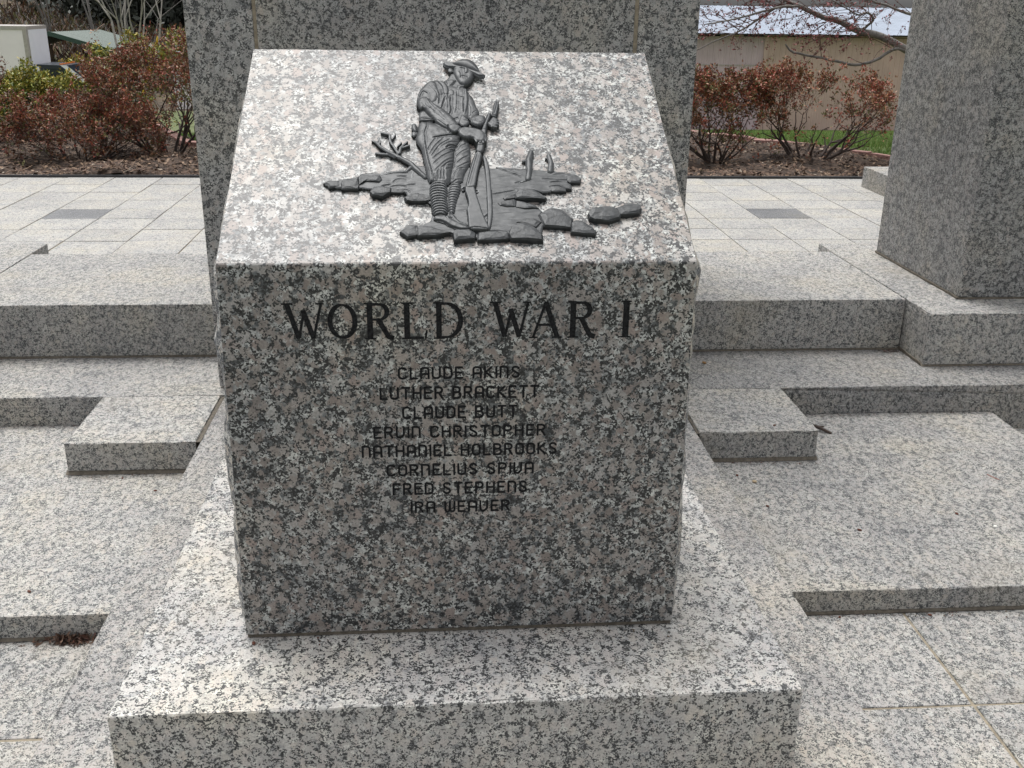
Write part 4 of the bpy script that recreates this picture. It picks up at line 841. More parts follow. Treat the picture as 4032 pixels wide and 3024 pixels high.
def rock_mesh(ht, pts, seed, parent, name='rock'):
    """facetted cast stone: outline wall, inset shoulder, ridge"""
    r_ = random.Random(seed); n = len(pts)
    cx = sum(q[0] for q in pts) / n; cy = sum(q[1] for q in pts) / n
    V = [];
    def P3(s_, t_, h): s_, t_, h = s_ / 1000, t_ / 1000, h / 1000; return (s_, t_ * cTH - h * sTH, MH + t_ * sTH + h * cTH)
    pts2 = []
    for k in range(n):
        a, b_ = pts[k], pts[(k + 1) % n]; pts2.append(a)
        if math.hypot(a[0] - b_[0], a[1] - b_[1]) > 22: pts2.append(((a[0] + b_[0]) / 2 + r_.uniform(-1, 1), (a[1] + b_[1]) / 2 + r_.uniform(-1, 1)))
    n = len(pts2)
    rings = ((1.0, 0), (1.0, .60), (.90, .86), (.58, .97))
    for f, hh in rings:
        for q in pts2:
            j = r_.uniform(-.06, .06) if hh > .3 else 0; ff = f + (r_.uniform(-.05, .04) if hh > .7 else 0)
            V.append(P3(cx + (q[0] - cx) * ff * 1.05, cy + (q[1] - cy) * ff * 1.05, max(0, ht * (hh + j)) - (.3 if hh == 0 else 0)))
    V.append(P3(cx + r_.uniform(-3, 3), cy + r_.uniform(-2, 2), ht * 1.0)); F = []
    for k in range(len(rings) - 1):
        for i in range(n):
            a, b_ = k * n + i, k * n + (i + 1) % n; F.append((a, b_, b_ + n)); F.append((a, b_ + n, a + n))
    for i in range(n): F.append(((len(rings) - 1) * n + i, (len(rings) - 1) * n + (i + 1) % n, len(rings) * n))
    # orientation
    ar = sum(pts2[i][0] * pts2[(i + 1) % n][1] - pts2[(i + 1) % n][0] * pts2[i][1] for i in range(n))
    if ar < 0: F = [f[::-1] for f in F]
    o = mesh_obj(name, V, F, M_BRONZER, parent); return o
for k, (ht, pts) in enumerate(ROCKS): rock_mesh(ht, pts, 10 + k, gr)
i1 = rock_mesh(ISOROCKS[0][0], ISOROCKS[0][1], 50, mon, 'bronze_rock'); i1['label'] = 'larger of the two loose bronze rocks right of the soldier relief'
i2 = rock_mesh(ISOROCKS[1][0], ISOROCKS[1][1], 51, mon, 'bronze_rock'); i2['label'] = 'smaller loose bronze rock farthest right on the slant'

# ------------------------------------------------------------------ mulch bed
def bed_z(x, y): return .33 + .02 * np.sin(x * 1.9 + y) + .025 * np.sin(x * 3.7 - y * 2.3) + .012 * np.sin(x * 9.1 + y * 7) + .008 * np.sin(x * 23 + y * 17)
BR = [(-6.5, 12.5), (-3.7, 11.0), (-2.95, 9.2), (-2.35, 7.95), (-1.5, 7.6), (.0, 8.2), (1.8, 9.2), (2.6, 9.0), (3.06, 8.57), (3.19, 8.36), (3.41, 8.13), (3.58, 7.84), (3.79, 7.56), (4.02, 7.27), (4.5, 6.9), (5.4, 6.6), (6.5, 6.5)]
brx = [q[0] for q in BR]; bry = [q[1] for q in BR]
nx = 260; xs_ = np.linspace(-6.2, 6.2, nx); fr = np.linspace(0, 1, 60)
X = np.repeat(xs_[None], 60, 0); YE = np.interp(xs_, brx, bry); Y = 6.036 + (YE - .06 - 6.036)[None] * fr[:, None]
Z = bed_z(X, Y) + rng.normal(size=X.shape) * .006
Z[0] -= .02
i = np.arange(59)[:, None] * nx + np.arange(nx - 1)[None]
mb = np_obj('mulch_bed', np.stack([X, Y, Z], -1).reshape(-1, 3), np.stack([i, i + 1, i + 1 + nx, i + nx], -1).reshape(-1, 4), M_MULCH, smooth=True); tag(mb, kind='structure')
# straw, bark chips and dead leaves
n = 42000; px = rng.uniform(-5.2, 5.2, n); py = 6.04 + rng.random(n) ** 1.5 * 4.0; ok = (py < np.interp(px, brx, bry) - .1) & ((px < -1.0) | (px > .8)); px, py = px[ok], py[ok]; n = len(px)
c = np.stack([px, py, bed_z(px, py) + .004 + rng.random(n) * .022], -1); a = rng.random(n) * 6.28; L_ = np.where(rng.random(n) < .7, rng.uniform(.02, .09, n), rng.uniform(.012, .03, n)); wd = np.where(L_ > .035, .0018, .009)
d = np.stack([np.cos(a), np.sin(a), rng.normal(size=n) * .25], -1); e = np.stack([-np.sin(a), np.cos(a), rng.normal(size=n) * .4], -1)
V = np.stack([c - d * L_[:, None] / 2 - e * wd[:, None], c - d * L_[:, None] / 2 + e * wd[:, None], c + d * L_[:, None] / 2 + e * wd[:, None], c + d * L_[:, None] / 2 - e * wd[:, None]], 1).reshape(-1, 3)
fm = rng.choice(4, n, p=[.24, .46, .27, .03])
lt = np_obj('leaf_litter', V, np.arange(4 * n).reshape(-1, 4), M_STRAW, fm=fm); tag(lt, kind='stuff')
# brick edging, brick by brick
be = empty('brick_edging', (3.3, 8.2, .28)); tag(be, 'curved edging of red bricks between the mulch bed and the lawn', 'edging')
path = []; 
for k in range(len(BR) - 1):
    (ax, ay), (bx, by) = BR[k], BR[k + 1]; l = math.hypot(bx - ax, by - ay); m = max(1, int(l / .02))
    path += [(ax + (bx - ax) * i / m, ay + (by - ay) * i / m) for i in range(m)]
bo = stone('brick', -.098, .098, -.05, .05, 0, .075, M_BRICK, wd=.006); bd_ = bo.data; bpy.data.objects.remove(bo)
s_ = 0; last = path[0]; acc = 0; need = .206
for q in path[1:]:
    acc += math.hypot(q[0] - last[0], q[1] - last[1])
    if acc >= need and (-5.0 < q[0] < -1.8 or 1.6 < q[0] < 6):
        ang = math.atan2(q[1] - last[1], q[0] - last[0]); o = bpy.data.objects.new('brick', bd_); COL.objects.link(o); o.parent = be
        o.matrix_parent_inverse = be.matrix_basis.inverted(); o.location = (q[0], q[1], .285 + random.uniform(-.008, .008)); o.rotation_euler = (random.gauss(0, .03), random.gauss(0, .03), ang + random.gauss(0, .03)); acc = 0
    elif acc >= need: acc = 0
    last = q
# grass blades
def grass(n, x0, x1, y0, y1):
    x = rng.uniform(x0, x1, n); y = rng.uniform(y0, y1, n); ok = y > np.interp(x, brx, bry) + .06; x, y = x[ok], y[ok]; m = len(x)
    b_ = np.stack([x, y, tz(x, y) - .005], -1); h = rng.uniform(.03, .085, m)[:, None]; a = rng.random(m) * 6.28; s_ = np.stack([np.cos(a), np.sin(a), 0 * a], -1) * .004 * (1 + (y - 7)[:, None] * .08)
    tip = b_ + np.stack([rng.normal(size=m) * .02, rng.normal(size=m) * .02, h[:, 0]], -1)
    return np.stack([b_ - s_, b_ + s_, tip], 1).reshape(-1, 3), m
V1, m1 = grass(60000, 1.8, 6.5, 6.6, 13); V2, m2 = grass(16000, -4.5, -1.6, 9, 13); V3, m3 = grass(40000, 1.5, 12, 13, 25)
V = np.concatenate([V1, V2, V3]); g_ = np_obj('grass', V, np.arange(len(V)).reshape(-1, 3), [M_GRASS, M_GRASS2], fm=(rng.random(len(V) // 3) < .22).astype(int)); tag(g_, kind='stuff')

# ------------------------------------------------------------------ bushes
def bush(loc, rx, ry, h, nstem, leafmats, leafp, nleaf, lsize, label, name='bush', cat='bush', low=.15, depth=5, topbias=1.0, seed=1, bark=None, r0=.012, lv0=2, lean=1.3):
    R_ = random.Random(seed); segs = []; tips = []
    wob = [R_.uniform(0, 6.28) for _ in range(4)]
    def env(p):
        an = math.atan2(p[1], p[0]); g_ = 1 + .16 * math.sin(2 * an + wob[0]) + .12 * math.sin(5 * an + wob[1] + p[2] * 6) + .10 * math.sin(9 * an + wob[2] + p[2] * 11)
        return ((p[0] / rx) ** 2 + (p[1] / ry) ** 2 + ((p[2] - h * .45) / (h * .55)) ** 2) / g_ ** 2
    def grow(p, d, l, r_, lev):
        k = 3
        for _ in range(k):
            d = Vector((d.x + R_.gauss(0, .16), d.y + R_.gauss(0, .16), d.z + R_.gauss(0, .13) + .05)).normalized()
            q = p + d * (l / k)
            if env(q) > 1.06 or q.z < .02: tips.append((p, lev)); return
            segs.append((tuple(p), tuple(q), r_, r_ * .88)); p = q; r_ *= .88
            if lev >= lv0: tips.append((q.copy(), lev))
        if lev >= depth: tips.append((p, lev)); return
        for _ in range(R_.choice((2, 2, 3))):
            dd = Vector((d.x + R_.gauss(0, .55), d.y + R_.gauss(0, .55), d.z + R_.gauss(.05, .42))).normalized(); grow(p.copy(), dd, l * R_.uniform(.68, .9), r_ * .68, lev + 1)
    ph = [R_.uniform(0, 6.28) for _ in range(4)]
    for k in range(nstem):
        a = 6.283 * k / nstem + R_.uniform(-.3, .3); sp = R_.uniform(.35, lean) * (1 if k % 3 else 1.25)
        grow(Vector((math.cos(a) * .08 * rx * 2, math.sin(a) * .08, 0)), Vector((math.cos(a) * sp * rx, math.sin(a) * sp * ry, h * .75)).normalized(), h * .30, r0 * R_.uniform(.7, 1.3), 0)
    root = empty(name, loc); tag(root, label, cat)
    V, Q = tubes(segs, 4); np_obj('branches', V, Q, bark or M_BARK, root)
    T = np.array([tuple(t_[0]) for t_ in tips]); wgt = np.clip(T[:, 2] / h - low, .02, None) ** topbias; wgt /= wgt.sum()
    ncl = nleaf // 6; ci = rng.choice(len(T), ncl, p=wgt); C_ = T[ci]
    P = (C_[:, None] + rng.normal(size=(ncl, 6, 3)) * lsize * .55).reshape(-1, 3)
    V, Q = cards(P, lsize, .5, .42)
    cm = np.repeat(rng.choice(len(leafmats), ncl, p=leafp), 6); sw = rng.random(len(cm)) < .25; cm[sw] = rng.choice(len(leafmats), sw.sum(), p=leafp)
    # redder towards the outer tips, as these shrubs leaf out
    zr = P[:, 2] / h; hi = (zr > .62) & (rng.random(len(cm)) < .35); cm[hi] = rng.integers(0, 2, hi.sum())
    np_obj('foliage', V, Q, leafmats, root, fm=cm); return root
RB = [M_RED, M_ORG, M_OLV, M_MAR, M_DRY]
bush((-2.40, 7.35, .30), .62, .5, .98, 14, RB, [.15, .22, .25, .24, .14], 17000, .026, 'taller red and brown bush with upright twigs right beside the centre pillar', seed=3, low=-.6, depth=6, topbias=.3, lv0=0, lean=1.8, r0=.013)
bush((-2.98, 6.95, .28), .62, .42, .62, 22, RB, [.22, .18, .12, .32, .16], 19000, .025, 'low spreading red-brown bush with tangled bare stems at the front of the left bed', seed=4, low=-.6, depth=6, topbias=.3, lv0=0, lean=2.6, r0=.011)
bush((-4.10, 7.6, .28), .42, .36, 1.05, 12, [M_DRY, M_MAR, M_RED, M_ORG], [.46, .26, .14, .14], 9000, .026, 'brownish bush cut off by the left edge, in front of the white truck', seed=5, low=-.3, depth=6, topbias=.4, lv0=0, lean=1.8)
bush((2.42, 7.15, .30), .48, .42, .78, 14, RB, [.16, .22, .34, .18, .10], 17000, .027, 'dense orange and green bush half hidden by the centre pillar', seed=8, low=-.6, depth=6, topbias=.3, lv0=0, lean=2.2)
bush((3.22, 7.0, .30), .66, .5, .86, 14, RB, [.26, .24, .24, .17, .09], 10500, .027, 'open bush with bare gnarled stems and red tips before the metal building', seed=11, low=-.12, depth=6, topbias=.8, lv0=1, lean=1.7, r0=.016)
YB = [M_YEL, M_YEL2, M_GRN, M_OLV]
bush((-3.72, 8.3, .26), .55, .5, .74, 10, YB, [.5, .16, .2, .14], 12000, .036, 'yellow-green bush behind the big red one, beside the truck cab', seed=13, low=-.3, depth=5, topbias=.4, lv0=0, lean=2.0)
bush((-2.45, 8.8, .26), .9, .5, 1.08, 10, YB, [.48, .16, .2, .16], 14000, .036, 'yellow-green bush next to the pillar, behind the big red one', seed=14, low=-.3, depth=5, topbias=.4, lv0=0, lean=2.0)
bush((-15.6, 44.2, -2.9), 3.0, 1.2, 2.1, 12, [M_YEL2, M_DRY, M_YEL], [.5, .25, .25], 6000, .16, 'tall yellow-brown brush growing under the green metal roof', seed=15, low=.05, depth=5, topbias=.6, r0=.05)

# ------------------------------------------------------------------ metal building on the right
bx0, bx1, by0, by1 = 5.0, 22.0, 27.0, 36.0; zg = -1.85
mbg = empty('metal_building', (13, 31, zg)); tag(mbg, 'long metal building with tan and mauve ribbed walls and a pale blue roof', 'building')
def ribbed(name, p0, du, dv, nrm, nu, mat, amp=.02, parent=None):
    p0, du, dv, nrm = map(Vector, (p0, du, dv, nrm)); V = []; Q = []; prof = []
    for i in range(nu):
        for f, a in ((0, 0), (.55, 0), (.68, 1), (.87, 1)): prof.append(((i + f) / nu, a))
    prof.append((1, 0))
    for f, a in prof:
        b_ = p0 + du * f + nrm * amp * a; V += [b_, b_ + dv]
    for i in range(len(prof) - 1): Q.append((2 * i, 2 * i + 2, 2 * i + 3, 2 * i + 1))
    V = [v - parent.location for v in V] if parent else V
    return mesh_obj(name, V, Q, mat, parent)
sx = 9.058
ribbed('wall', (bx0, by0, zg), (sx - bx0, 0, 0), (0, 0, .82 - zg), (0, -1, 0), 26, M_PINK, parent=mbg)['label'] = 'mauve ribbed wall bay'
ribbed('wall', (sx, by0 - .03, zg), (bx1 - sx, 0, 0), (0, 0, .82 - zg), (0, -1, 0), 82, M_TAN, parent=mbg)['label'] = 'tan ribbed wall bay'
ribbed('wall', (bx0, by1, zg), (0, by0 - by1, 0), (0, 0, 2.6), (-1, 0, 0), 50, M_PINK, parent=mbg)
ribbed('wall', (bx1, by0, zg), (0, by1 - by0, 0), (0, 0, 2.6), (1, 0, 0), 50, M_TAN, parent=mbg)
def mbox(name, a, mat, parent, wd=None):
    x0, x1, y0, y1, z0, z1 = a; v = [Vector(q) - parent.location for q in boxv(*a)]
    return mesh_obj(name, v, BOXF, mat, parent)
mbox('eave_gap', (bx0, bx1, by0 + .02, by0 + .1, .80, .93), M_DARK, mbg)
mbox('base_sill', (bx0, bx1, by0 - .06, by0 + .02, zg - .3, zg + .16), M_MORTAR, mbg)
for k in range(14): mbox('eave_block', (bx0 + .3 + k * 1.23, bx0 + .95 + k * 1.23, by0 - .02, by0 + .015, .835, .905), M_TAN, mbg)
mbox('wall_seam', (bx0, sx, by0 - .035, by0 - .02, .06, .08), M_TRIM, mbg)
mbox('corner_post', (sx - .05, sx + .05, by0 - .06, by0 - .01, zg, .82), M_TAN, mbg)
ev = Vector((bx0 - .3, by0 - .45, .905)); rise = Vector((0, 4.6, .70))
ribbed('roof', tuple(ev), (bx1 - bx0 + .6, 0, 0), tuple(rise), (0, -.1, 1), 90, M_ROOF, .010, parent=mbg)
ribbed('roof', tuple(ev + rise), (bx1 - bx0 + .6, 0, 0), (0, 4.6, -.70), (0, .1, 1), 90, M_ROOF, .03, parent=mbg)
mbox('eave_edge', (bx0 - .3, bx1 + .3, by0 - .47, by0 - .43, .87, .91), M_DARK, mbg)
# ------------------------------------------------------------------ box truck
tk = empty('box_truck', (-18.0, 41.0, -2.6)); tag(tk, 'white box truck with a dark cab behind the bushes at the left edge', 'truck')
mbox('cargo_box', (-22.6, -15.66, 40.0, 42.08, -1.85, .47), M_CREAM, tk)
mbox('top_rail', (-22.62, -15.63, 39.97, 42.1, .40, .53), M_TRIM, tk)
mbox('corner_rail', (-15.80, -15.645, 39.975, 40.13, -1.85, .40), M_TRIM, tk)
mbox('front_panel', (-15.66, -15.635, 40.13, 42.07, -1.85, .40), M_WHITE, tk)
mbox('bottom_rail', (-22.6, -15.63, 39.97, 42.1, -1.98, -1.84), M_TRIM, tk)
mbox('chassis', (-22.4, -13.2, 40.4, 41.7, -2.3, -1.99), M_DARK, tk)
cabv = [(-15.5, -2.3), (-13.0, -2.3), (-12.9, -1.8), (-13.6, -1.58), (-14.40, -.90), (-15.5, -.87)]
V = []; nn = len(cabv)
for yy in (40.15, 41.95):
    for a, b_ in cabv: V.append(Vector((a, yy, b_)) - tk.location)
F = [tuple(range(nn)), tuple(range(2 * nn - 1, nn - 1, -1))] + [((i + 1) % nn, i, i + nn, (i + 1) % nn + nn) for i in range(nn)]
mesh_obj('cab', V, F, M_NAVY, tk)
def quadm(name, pts, mat, parent): return mesh_obj(name, [Vector(q) - parent.location for q in pts], [tuple(range(len(pts)))], mat, parent)
quadm('side_window', [(-15.25, 40.14, -1.55), (-13.95, 40.14, -1.55), (-14.55, 40.14, -1.02), (-15.25, 40.14, -1.02)], M_GLASS, tk)
quadm('windscreen_pillar', [(-13.80, 40.13, -1.56), (-13.58, 40.13, -1.56), (-14.38, 40.13, -.89), (-14.62, 40.13, -.89)], M_WHITE, tk)
quadm('windscreen', [(-13.60, 40.25, -1.55), (-13.60, 41.85, -1.55), (-14.38, 41.85, -.90), (-14.38, 40.25, -.90)], M_GLASS, tk)
quadm('door_edge', [(-15.52, 40.14, -2.2), (-15.42, 40.14, -2.2), (-15.42, 40.14, -.95), (-15.52, 40.14, -.95)], M_WHITE, tk)
for k in range(5): mbox('marker_light', (-14.70, -14.58, 40.3 + k * .34, 40.38 + k * .34, -.88, -.84), M_AMBER, tk)
def wheel(x, y, z, r_, wd, parent):
    segs = [((x, y, z), (x, y + wd, z), r_, r_)]; V, Q = tubes([(np.array(s0) - np.array(parent.location), np.array(s1) - np.array(parent.location), a, b_) for s0, s1, a, b_ in segs], 20)
    o = np_obj('wheel', V, Q, M_TYRE, parent)
    V, Q = tubes([((x - parent.location.x, y + .02 - parent.location.y, z - parent.location.z), (x - parent.location.x, y + .02 - parent.location.y, z + .001 - parent.location.z), .01, r_)], 20)
    me = bmesh.new(); bmesh.ops.create_circle(me, cap_ends=True, segments=20, radius=r_ * .99, matrix=Matrix.Translation(Vector((x, y + .001, z)) - parent.location) @ Matrix.Rotation(RAD(90), 4, 'X')); d_ = bpy.data.meshes.new('tyre_wall'); me.to_mesh(d_); me.free(); d_.materials.append(M_TYRE); q = bpy.data.objects.new('tyre_wall', d_); COL.objects.link(q); q.parent = o
    me = bmesh.new(); bmesh.ops.create_circle(me, cap_ends=True, segments=16, radius=r_ * .5, matrix=Matrix.Translation(Vector((x, y - .01, z)) - parent.location) @ Matrix.Rotation(RAD(90), 4, 'X')); d_ = bpy.data.meshes.new('rim'); me.to_mesh(d_); me.free(); d_.materials.append(M_TRIM); q = bpy.data.objects.new('rim', d_); COL.objects.link(q); q.parent = o
for x in (-20.3, -14.0):
    for y in (40.1, 41.75): wheel(x, y, -2.18, .42, .26, tk)
# ------------------------------------------------------------------ pavilion, roof corner, post
gp = empty('pavilion', (-15.2, 50, -3.0)); tag(gp, 'open pavilion with a low green metal gable roof', 'pavilion')
A, B_, C_, D_, E_ = Vector((-16.57, 45, .156)), Vector((-13.69, 45, -.642)), Vector((-17.82, 56, -.03)), Vector((-14.82, 56, -.86)), Vector((-19.45, 45, -.642))
ribbed('roof', tuple(A), tuple(C_ - A), tuple(B_ - A), (.2, 0, 1), 24, M_GROOF, .03, parent=gp)
ribbed('roof', tuple(A), tuple(C_ - A), tuple(E_ - A), (-.2, 0, 1), 24, M_GROOF, .03, parent=gp)
for P_, R2 in ((A, B_), (A, E_)):
    V = [P_ + Vector((0, -.02, .05)), R2 + Vector((0, -.02, .05)), R2 + Vector((0, -.02, -.14)), P_ + Vector((0, -.02, -.14))]; V += [v + Vector((0, -.05, 0)) for v in V]
    mesh_obj('roof_fascia', [v - gp.location for v in V], BOXF, M_GTRIM, gp)
for x in (-19.2, -13.95):
    for y in (45.3, 55.5): mbox('post', (x - .1 - (y - 45) * .11, x + .1 - (y - 45) * .11, y - .1, y + .1, -3.2, -.78), M_WOOD, gp)
sh = empty('shed', (-9.6, 43, -2.9)); tag(sh, 'corner of a pale grey shed roof beside the pillar, beyond the bushes', 'shed')
ribbed('roof', (-11.2, 42, -.64), (3.4, 0, .78), (-.3, 3.2, .35), (0, -.1, 1), 12, M_ROOF, .02, parent=sh)
mbox('wall', (-10.9, -8.0, 42.3, 45, -2.9, -.62), M_CREAM, sh)
V, Q = tubes([((-10.73, 40, .22), (-11.0, 40, -.5), .055, .055), ((-11.0, 40, -.5), (-11.9, 40, -2.8), .055, .055)], 8)
yp = np_obj('leaning_post', V, Q, M_YPOST); tag(yp, 'leaning yellow pole poking up behind the yellow-green bush', 'pole')

# ------------------------------------------------------------------ bare trees
def bare_tree(loc, stems, height, r0, label, seed, mat, buds=False, spread=.25, depth=5):
    R_ = random.Random(seed); segs = []; bp_ = []
    def grow(p, d, l, r_, lev):
        k = 4
        for _ in range(k):
            d = Vector((d.x + R_.gauss(0, .06), d.y + R_.gauss(0, .06), d.z + R_.gauss(0, .05) + .02)).normalized(); q = p + d * (l / k); segs.append((tuple(p), tuple(q), r_, r_ * .92)); p = q; r_ *= .92
            if lev and R_.random() < .45 and lev < depth:
                dd = Vector((d.x + R_.gauss(0, .5), d.y + R_.gauss(0, .5), d.z + R_.gauss(.1, .3))).normalized(); grow(p.copy(), dd, l * .55, r_ * .5, lev + 1)
        if lev >= depth: return
        for _ in range(2):
            dd = Vector((d.x + R_.gauss(0, .35), d.y + R_.gauss(0, .35), d.z + R_.gauss(.1, .25))).normalized(); grow(p.copy(), dd, l * .72, r_ * .66, lev + 1)
    root = empty('bare_tree', loc); tag(root, label, 'tree')
    for k in range(stems):
        a = R_.uniform(0, 6.28); s_ = R_.uniform(.1, 1) * spread
        grow(Vector((math.cos(a) * .12, math.sin(a) * .12, 0)), Vector((math.cos(a) * s_, math.sin(a) * s_, 1)).normalized(), height * .42, r0 * R_.uniform(.75, 1.1), 0)
    cut = [s for s in segs if s[2] > r0 * .33]; rest = [s for s in segs if s[2] <= r0 * .33]
    V, Q = tubes(cut, 6); np_obj('trunk', V, Q, mat, root)
    if rest: V, Q = tubes(rest, 3); np_obj('crown', V, Q, mat, root)
    return root
bare_tree((-11.6, 38.5, -2.9), 6, 9, .05, 'pale multi-stemmed bare tree just behind the bushes, nearest the pole', 21, M_BARKP, spread=.22)
bare_tree((-10.6, 37, -2.85), 2, 9, .045, 'slim pale bare tree to the left of the pillar edge', 23, M_BARKP, spread=.12)
bare_tree((-13.6, 47, -2.9), 4, 9, .045, 'grey bare tree behind the pavilion roof', 24, M_BARKG, spread=.35)
bare_tree((-18.6, 58, -1.6), 3, 10, .06, 'grey bare tree left of the pavilion on the brown slope', 25, M_BARKG, spread=.35)
bare_tree((-12.4, 54, -2.2), 5, 10, .055, 'thin grey bare thicket tree in front of the dark evergreens', 26, M_BARKG, spread=.35)
bare_tree((-22.5, 62, -.5), 3, 9, .055, 'bare tree on the brown slope above the white truck', 27, M_BARKG, spread=.4)
# evergreens on the slope
def evergreen(loc, h, w_, label, n, seed):
    rg = np.random.default_rng(seed); root = empty('evergreen_tree', loc); tag(root, label, 'tree')
    V, Q = tubes([((0, 0, -1), (0, 0, h * .95), .22, .04)], 8); np_obj('trunk', V, Q, M_BARKG, root)
    z = rg.random(n) ** 1.3 * h; tier = 1 + .35 * np.sin(z * 4.2 + rg.random()); R0 = w_ * (1 - z / h * .85) * tier; rr = R0 * np.sqrt(rg.random(n)); lob = 1 + .3 * np.sin(3 * 0 + 0)
    a = rg.random(n) * 6.283; rr *= (1 + .3 * np.sin(a * 5 + z * 1.3)); P = np.stack([rr * np.cos(a), rr * np.sin(a), z - rr * .25], -1)
    V, Q = cards(P, .5, -.15, .5); np_obj('crown', V, Q, [M_EVG, M_EVG2], root, fm=(rg.random(n) < .25).astype(int))
    return root
names_ = ['first dark evergreen from the left on the slope, above the white truck', 'dark evergreen behind the left bare trees', 'tall dark evergreen straight above the pavilion ridge', 'dark evergreen between the pavilion and the pillar', 'dark evergreen touching the pillar edge', 'dark evergreen farther up behind the others', 'dark evergreen on the upper slope in the middle', 'dark evergreen hidden low behind the pillar edge']
for k, (x, y, h) in enumerate(((-26.0, 76, 9), (-22.6, 70, 10), (-19.6, 67, 11), (-17.0, 66, 10), (-14.4, 66, 11), (-18.4, 73, 12), (-21.5, 76, 12), (-12.0, 68, 10))):
    evergreen((x, y, float(tz(x, y)) + (.9 if k < 1 else .1)), h, 2.4, names_[k], 5200, 40 + k)
# brown brush on the slope
n = 26000; x = rng.uniform(-38, -4, n); y = rng.uniform(50, 72, n); b0 = np.stack([x, y, tz(x, y)], -1); hgt = rng.uniform(.3, 1.1, n)
d = rng.normal(size=(n, 3)) * .6; d[:, 2] = 1; tip = b0 + d * hgt[:, None]; s_ = rng.normal(size=(n, 3)) * .03; s_[:, 2] = 0
V = np.stack([b0 - s_, b0 + s_, tip + s_ * .6, tip - s_ * .6], 1).reshape(-1, 3)
br = np_obj('brush', V, np.arange(4 * n).reshape(-1, 4), [M_STRAW[1], M_DRY, M_BARKG, M_OLV], fm=rng.choice(4, n, p=[.26, .16, .34, .24])); tag(br, kind='stuff')

# ------------------------------------------------------------------ budding maple on the right
mp = empty('maple_tree', (5.0, 8.3, .2)); tag(mp, 'budding tree whose grey limb and red-tipped twigs hang in front of the building roof', 'tree')
LIMB = [(4.72, 8.0, 1.10), (4.404, 8.03, 1.243), (4.178, 8.06, 1.348), (3.948, 8.09, 1.401), (3.751, 8.12, 1.488), (3.637, 8.15, 1.509), (3.391, 8.18, 1.607), (3.272, 8.21, 1.661), (3.153, 8.24, 1.726), (2.95, 8.25, 1.84)]
LR = [.045, .036, .033, .030, .027, .024, .020, .017, .015, .012]
LOW = [(4.46, 8.02, 1.215), (4.292, 8.0, 1.237), (4.123, 8.0, 1.133), (3.931, 8.0, 1.091), (3.754, 8.0, 1.124), (3.44, 8.0, 1.178), (3.303, 8.0, 1.205), (3.234, 8.0, 1.272)]
L2 = [.016, .015, .014, .0135, .012, .011, .010, .007]
TRK = [(5.05, 8.3, .1), (5.0, 8.25, .7), (4.85, 8.1, 1.02), (4.72, 8.0, 1.10)]; TR = [.10, .085, .06, .045]
UPT = [(5.0, 8.25, .7), (5.05, 8.3, 1.6), (5.1, 8.35, 3.2)]; UR = [.08, .06, .04]
BR3 = [(3.391, 8.18, 1.607), (3.2, 8.1, 1.60), (3.0, 8.05, 1.555), (2.75, 8.0, 1.49), (2.45, 7.95, 1.44)]; R3 = [.014, .012, .010, .008, .005]
BR4 = [(3.272, 8.21, 1.661), (3.05, 8.25, 1.50), (2.85, 8.2, 1.38), (2.6, 8.2, 1.28), (2.4, 8.2, 1.18)]; R4 = [.012, .010, .008, .006, .004]
BR5 = [(4.0, 8.1, 1.40), (4.05, 8.0, 1.50), (3.98, 8.0, 1.56), (3.9, 8.0, 1.54), (3.75, 7.95, 1.60), (3.6, 7.9, 1.66)]; R5 = [.014, .012, .010, .008, .006, .004]
BR6 = [(4.9, 8.2, 1.3), (4.6, 8.1, 1.5), (4.3, 8.0, 1.58), (4.0, 7.95, 1.66), (3.7, 7.9, 1.70)]; R6 = [.02, .016, .012, .009, .006]
segs = []; seeds = []
for P_, R_ in ((LIMB, LR), (LOW, L2), (TRK, TR), (UPT, UR), (BR3, R3), (BR4, R4), (BR5, R5), (BR6, R6)):
    # resample with a spline for natural bends
    n_ = len(P_)
    pts = []
    for k in range(n_ - 1):
        a, b_, c, d = (np.array(P_[max(0, k - 1)]), np.array(P_[k]), np.array(P_[k + 1]), np.array(P_[min(n_ - 1, k + 2)]))
        for u in (0, .25, .5, .75): pts.append((.5 * (2 * b_ + (c - a) * u + (2 * a - 5 * b_ + 4 * c - d) * u * u + (3 * b_ - a - 3 * c + d) * u ** 3) + rng.normal(size=3) * .002, R_[k] + (R_[k + 1] - R_[k]) * u))
    pts.append((np.array(P_[-1], float), R_[-1]))
    for (p, r_), (q, r2) in zip(pts[:-1], pts[1:]): segs.append((p, q, r_, r2)); seeds.append((q, q - p, r2)) if r2 < .04 and P_ is not TRK and P_ is not UPT else None
V, Q = tubes([(s[0] - np.array(mp.location), s[1] - np.array(mp.location), s[2], s[3]) for s in segs], 8); np_obj('trunk', V, Q, M_BARKG, mp, smooth=True)
tw_ = []; buds = []
R_ = random.Random(5)
def twig(p, d, l, r_, lev):
    for _ in range(4):
        d = (d + Vector((R_.gauss(0, .10), R_.gauss(0, .12), R_.gauss(0, .10)))).normalized(); q = p + d * (l / 4); tw_.append((tuple(p - mp.location), tuple(q - mp.location), r_, r_ * .85)); p = q; r_ *= .85
        if R_.random() < .34: buds.append(tuple(p - mp.location + Vector((R_.gauss(0, .008), R_.gauss(0, .008), R_.gauss(0, .008)))))
        if lev < 2 and R_.random() < .42: twig(p.copy(), (d + Vector((R_.gauss(-.1, .5), R_.gauss(0, .5), R_.gauss(-.02, .4)))).normalized(), l * .6, r_ * .65, lev + 1)
    buds.append(tuple(p - mp.location))
